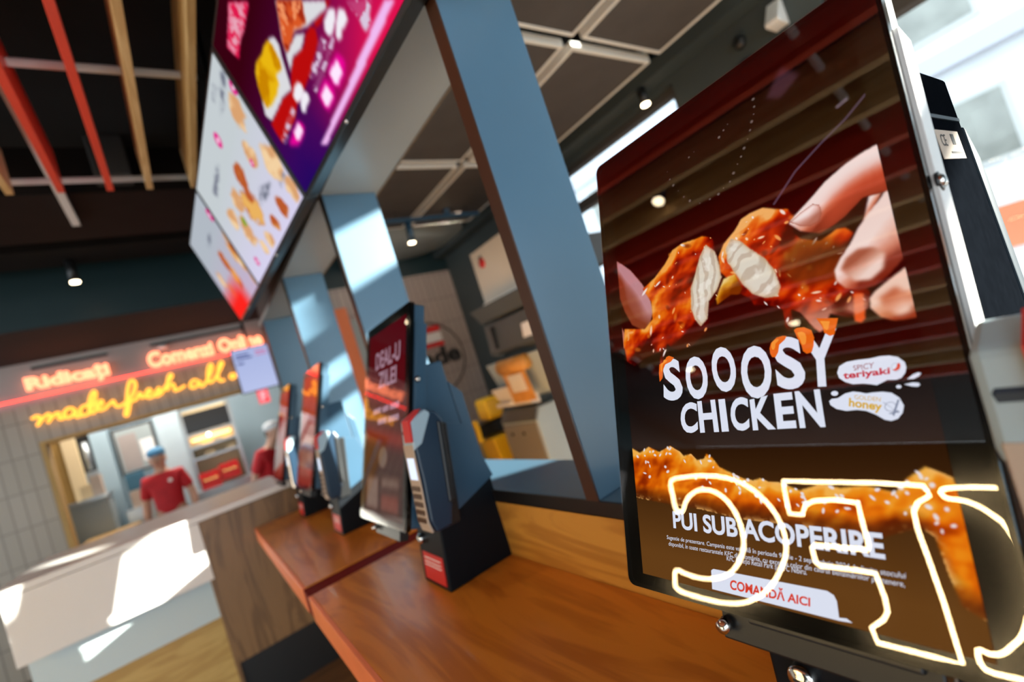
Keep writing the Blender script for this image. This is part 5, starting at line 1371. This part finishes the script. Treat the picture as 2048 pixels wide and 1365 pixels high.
t = thing('smoke_detector', 'small detector with a green light under the rounded ceiling panel', 'detector', (2.73, 3.5, 3.12))
MB().lathe([(0.05, 0.34), (0.05, 0.02), (0.035, 0.0)], (0, 0, 0), 20).build('body', M_black, t)
MB().ball((0, 0, -0.004), 0.012).build('indicator', emis('green_light', (0.05, 0.9, 0.35), 5.0), t)

tk = thing('light_track', 'gray lighting track hanging across the room before the round sign wall', 'light track', (1.60, 3.5, 2.80))
MB().box(0, 0.97, -0.02, 0.02, 0, 0.03).build('rail', M_navy, tk)
for x in (0.15, 0.85):
    MB().cyl((x, 0, 0.03), (x, 0, CZ - 2.80), 0.005, seg=6).build('hanger', M_black, tk)
def track_spot(x, y, z, drop, label, m, tilt=0.0, beam=0):
    t = thing('track_spot', label, 'spot light', (x, y, z), 'track spot lights')
    q = Vector((-math.sin(tilt) * 0.25, math.sin(tilt), -math.cos(tilt))).normalized()
    MB().cyl((0, 0, 0), q * drop, 0.030, seg=18).build('housing', m, t)
    MB().cyl(q * (drop + 0.002), q * (drop + 0.012), 0.027, seg=18).build('lens', M_warm, t)
    if beam:
        d = bpy.data.lights.new('track_spot', 'SPOT')
        d.energy = beam
        d.color = (1.0, 0.84, 0.68)
        d.spot_size = R(120)
        d.spot_blend = 0.9
        d.shadow_soft_size = 0.04
        lo = bpy.data.objects.new('lamp', d)
        COL.objects.link(lo)
        lo.parent = t
        lo.location = q * (drop + 0.03)
        lo.rotation_euler = q.to_track_quat('-Z', 'Y').to_euler()
    return t
track_spot(1.84, 3.5, 2.80, 0.17, 'gray track spot pointing down below the lighting track', M_navy, R(8), 30)
track_spot(2.50, 3.5, 2.98, 0.10, 'track spot above the track end, aimed at the round sign wall', M_black, R(62), 60)
track_spot(2.28, 3.56, 3.00, 0.16, 'gray track spot standing above the lighting track', M_navy)
track_spot(XW - 0.13, 1.742, 2.885, 0.11, 'small black spot hung from the beam at the glazing', M_black)
wl = thing('wall_lamp', 'bright sunlit wedge lamp on the dark pier above the big kiosk', 'wall lamp', (XW, 0.91, 2.64))  # made-up wedge standing in for a bright sunlit triangle on the pier
MB().prism([(0, 0.19), (-0.02, 0.19), (-0.13, 0.06), (-0.13, 0.04), (0, 0.04)], 'y', -0.02, 0.05).build('shade', M_whitemetal, wl, 0.004)
MB().box(-0.05, 0.0, -0.01, 0.04, -0.35, 0.0).build('stem', M_gray, wl)
for z, l in ((2.76, 'upper black cable clip on the dark pier'), (2.62, 'lower black cable clip on the dark pier')):
    o = MB().ball((XW - 0.02, 1.14, z), (0.03, 0.035, 0.04)).build('cable_clip', M_black)
    tag(o, l, 'clip', 'cable clips')

# round wall sign
rs = thing('round_sign', 'round wall sign with black script and red words on the mauve tiles', 'sign', (2.42, 5.05, 1.72))
mb = MB()
mb.tube([(0.42 * math.cos(a), -0.012, 0.42 * math.sin(a)) for a in np.linspace(0, 2 * math.pi, 48, endpoint=False)], 0.008, 8, True)
mb.build('ring', M_black, rs)
def wtext(mb, s, x0, x1, z0, z1, b):
    quad_text(mb, s, [(x0, z1), (x1, z1), (x1, z0), (x0, z0)], lambda x, z: (x, -0.004, z), b, (0, -0.012, 0))
mb = MB()
wtext(mb, 'made', -0.40, 0.37, -0.11, 0.11, 0.035)
mb.build('black_lettering', M_ink, rs)
mb = MB()
for x0, x1, z0, z1 in ((-0.30, -0.17, 0.30, 0.37), (-0.15, -0.02, 0.30, 0.36), (0.0, 0.20, 0.30, 0.37), (-0.28, -0.12, 0.12, 0.17), (-0.10, 0.20, 0.12, 0.17)):
    mb.box(x0, x1, -0.016, -0.004, z0, z1)
mb.build('red_lettering', M_red, rs)
MB().box(-0.28, 0.20, -0.010, -0.002, 0.18, 0.29).build('white_panel', M_white, rs)

# self service station along the glazing
st = thing('wall_cabinet', 'cream white wall cabinet with a red emblem, top of the self service station', 'cabinet', (2.02, 2.40, 1.885))
MB().box(0, 0.5, 0, 0.60, 0, 0.41).build('body', M_whitecab, st, 0.004)
MB().box(-0.02, 0.0, 0, 0.60, 0, 0.41).build('door', M_whitecab, st, 0.003)
em = MB().lathe([(0.038, -0.026), (0.038, -0.0205)], (0, 0.47, 0.30), 24, 'x').build('emblem', M_red, st)
MB().box(-0.028, -0.0205, 0.455, 0.485, 0.337, 0.352).build('emblem_leaf', M_ink, em)
MB().cyl((-0.03, 0.02, 0.005), (-0.03, 0.60, 0.005), 0.009, seg=10).build('lower_bar', M_whitemetal, st)
MB().box(0.5, 1.0, 0.1, 0.5, 0.05, 0.3).build('wall_fixing', M_gray, st)
t = thing('cup_cabinet', 'dark gray slanted dispenser unit under the cream wall cabinet', 'dispenser', (2.0, 2.38, 1.49))
MB().prism([(0.0, 0.25), (0.5, 0.25), (0.5, 0.05), (0.06, -0.02), (-0.02, 0.02)], 'y', 0, 0.74).build('body', M_graybin, t, 0.006)
MB().prism([(-0.10, 0.38), (0.0, 0.385), (0.5, 0.385), (0.5, 0.27), (-0.03, 0.27)], 'y', 0.0, 0.72).build('lid', M_graybin, t, 0.006)
MB().box(-0.035, -0.005, 0.60, 0.62, 0.05, 0.22).build('slot', M_black, t)
MB().prism([(-0.035, 0.06), (-0.027, 0.06), (-0.012, 0.16), (-0.020, 0.16)], 'y', 0.08, 0.24).build('notice', M_white, t)
MB().box(0.5, 1.0, 0.1, 0.6, 0.0, 0.25).build('wall_fixing', M_gray, t)
t = thing('tray_cabinet', 'pale gray dispenser with an orange paper roll, below the slanted dispenser', 'dispenser', (2.0, 2.44, 1.14))
MB().prism([(-0.02, 0.30), (0.5, 0.30), (0.5, 0.0), (0.12, -0.02), (0.06, 0.02)], 'y', 0.0, 0.80).build('body', M_graylight, t, 0.006)
MB().box(-0.035, 0.30, 0.62, 0.80, -0.05, -0.02).build('ledge', M_whitecab, t)
MB().prism([(-0.06, 0.10), (0.02, -0.06), (0.10, -0.08), (0.10, 0.10)], 'y', 0.40, 0.78).build('chute', M_whitecab, t)
rl = MB().cyl((-0.05, 0.22, 0.25), (-0.05, 0.55, 0.25), 0.055, seg=24).build('paper_roll', M_orangepaper, t)
MB().prism([(-0.08, 0.20), (-0.07, 0.20), (-0.04, -0.03), (-0.05, -0.03)], 'y', 0.24, 0.52).build('paper_tail', M_orangepaper, rl)
MB().prism([(-0.086, 0.18), (-0.080, 0.18), (-0.064, 0.05), (-0.070, 0.05)], 'y', 0.28, 0.46).build('paper_note', M_whitecab, rl)
MB().box(0.5, 1.0, 0.1, 0.6, 0.05, 0.25).build('wall_fixing', M_gray, t)
t = thing('waste_bin_unit', 'waste bin unit with a taupe door and dark hood at the foot of the station', 'bin', (2.0, 2.82, 0))
MB().prism([(0.0, 0.0), (0.6, 0.0), (0.6, 1.035), (0.05, 1.035), (0.0, 0.95)], 'y', 0, 0.48).build('body', M_graylight, t, 0.006)
MB().box(-0.012, 0.0, 0.012, 0.468, 0.05, 0.935).build('door', mat('taupe_panel', (0.19, 0.175, 0.155), 0.4), t, 0.003)
MB().prism([(-0.014, 0.955), (-0.002, 0.95), (0.040, 1.036), (0.20, 1.036), (0.20, 1.046), (0.030, 1.046)], 'y', 0.0, 0.48).build('hood', M_graybin, t, 0.003)
for yy in (0.20, 0.36):
    MB().lathe([(0.012, -0.022), (0.012, -0.012)], (0, yy, 0.86), 12, 'x').build('door_knob', M_black, t)

# yellow cleaning trolley and white chair near the tiled wall
t = thing('cleaning_trolley', 'yellow and black cleaning trolley by the tiled wall', 'trolley', (2.12, 3.72, 0))
MB().box(-0.30, -0.16, 0, 0.20, 0.50, 1.08).build('upright', M_yellow, t, 0.02)
MB().box(-0.13, -0.09, 0.02, 0.18, 0.80, 1.0).build('upright_flap', M_yellow, t, 0.01)
MB().box(0.02, 0.20, 0, 0.20, 0.96, 1.16).build('top_caddy', M_yellow, t, 0.03)
MB().prism([(-0.02, 0.80), (0.22, 0.80), (0.20, 0.54), (0.0, 0.54)], 'y', -0.02, 0.26).build('bucket', M_yellow, t, 0.015)
MB().box(-0.28, 0.28, 0.03, 0.30, 0.10, 0.52).build('chassis', M_black, t, 0.01)
MB().box(-0.14, 0.24, 0.05, 0.20, 0.82, 0.95).build('black_bag', M_black, t, 0.02)
for a in (-0.2, 0.2):
    for b_ in (0.06, 0.26):
        MB().cyl((a, b_ - 0.015, 0.05), (a, b_ + 0.015, 0.05), 0.05, seg=16).build('wheel', M_black, t)
t = thing('high_chair', 'white slanted high chair with two pegs against the tiled wall', 'high chair', (1.86, 4.25, 0))
MB().prism([(-0.18, 1.46), (-0.03, 1.50), (0.24, 0.95), (0.12, 0.80)], 'y', 0, 0.06).build('backrest', M_white, t, 0.012)
for z in (1.12, 0.98):
    MB().cyl((0.08 + (1.12 - z) * 0.4, 0.03, z), (0.27 + (1.12 - z) * 0.3, 0.03, z + 0.03), 0.022, seg=12).build('peg', M_white, t)
for a in (-0.05, 0.20):
    MB().cyl((a, 0.0, 0.0), (a * 0.6 + 0.05, 0.03, 0.95), 0.02, seg=12).build('leg', M_white, t)
    MB().cyl((a, 0.4, 0.0), (a * 0.6 + 0.05, 0.06, 0.95), 0.02, seg=12).build('leg', M_white, t)
MB().box(-0.05, 0.24, 0.0, 0.36, 0.70, 0.73).build('seat', M_white, t, 0.01)
o = MB().box(1.44, 1.56, 4.85, 5.05, 0, 2.47).build('display_column', mat('orange_column', (0.70, 0.17, 0.05), 0.5))
tag(o, 'orange red upright panel at the end of the tiled wall, between the bays', 'panel')
o = MB().box(1.57, 1.70, 4.95, 5.05, 0, 2.34).build('display_column', M_graylight)
tag(o, 'light gray upright panel right beside the orange red one', 'panel')

# ------------------------------------------------------------------ neon letters facing the row (mirrored in the big screen)
ns = thing('neon_letter_sign', 'warm white neon letter outlines on a dark board, mirrored in the big kiosk screen', 'neon sign', (-2.0, 0, 0))
MB().box(-0.06, -0.03, -0.8, 2.9, 0.75, 2.12).build('board', mat('matt_black', (0.006, 0.006, 0.006), 0.9, spec=0.0), ns)  # unseen dark backing added so the mirrored surroundings stay dark
for y in (-0.5, 2.6):
    MB().box(-0.10, -0.06, y, y + 0.06, 0.0, 2.12).build('upright', M_black, ns)
E_warmneon = emis('warm_neon', (1.0, 0.72, 0.36), 40.0)
def neon(key, sm):
    pts = [(0, y, z) for y, z in DATA[key]]
    if sm:
        # keep corners crisp: only round off where the outline bends gently
        pts = smooth(pts, 3, True)
    MB().tube(pts, 0.0085, 8, True).build('neon_outline', E_warmneon, ns)
for k in ('NEON_K', 'NEON_F', 'NEON_C'):
    neon(k, k != 'NEON_F')
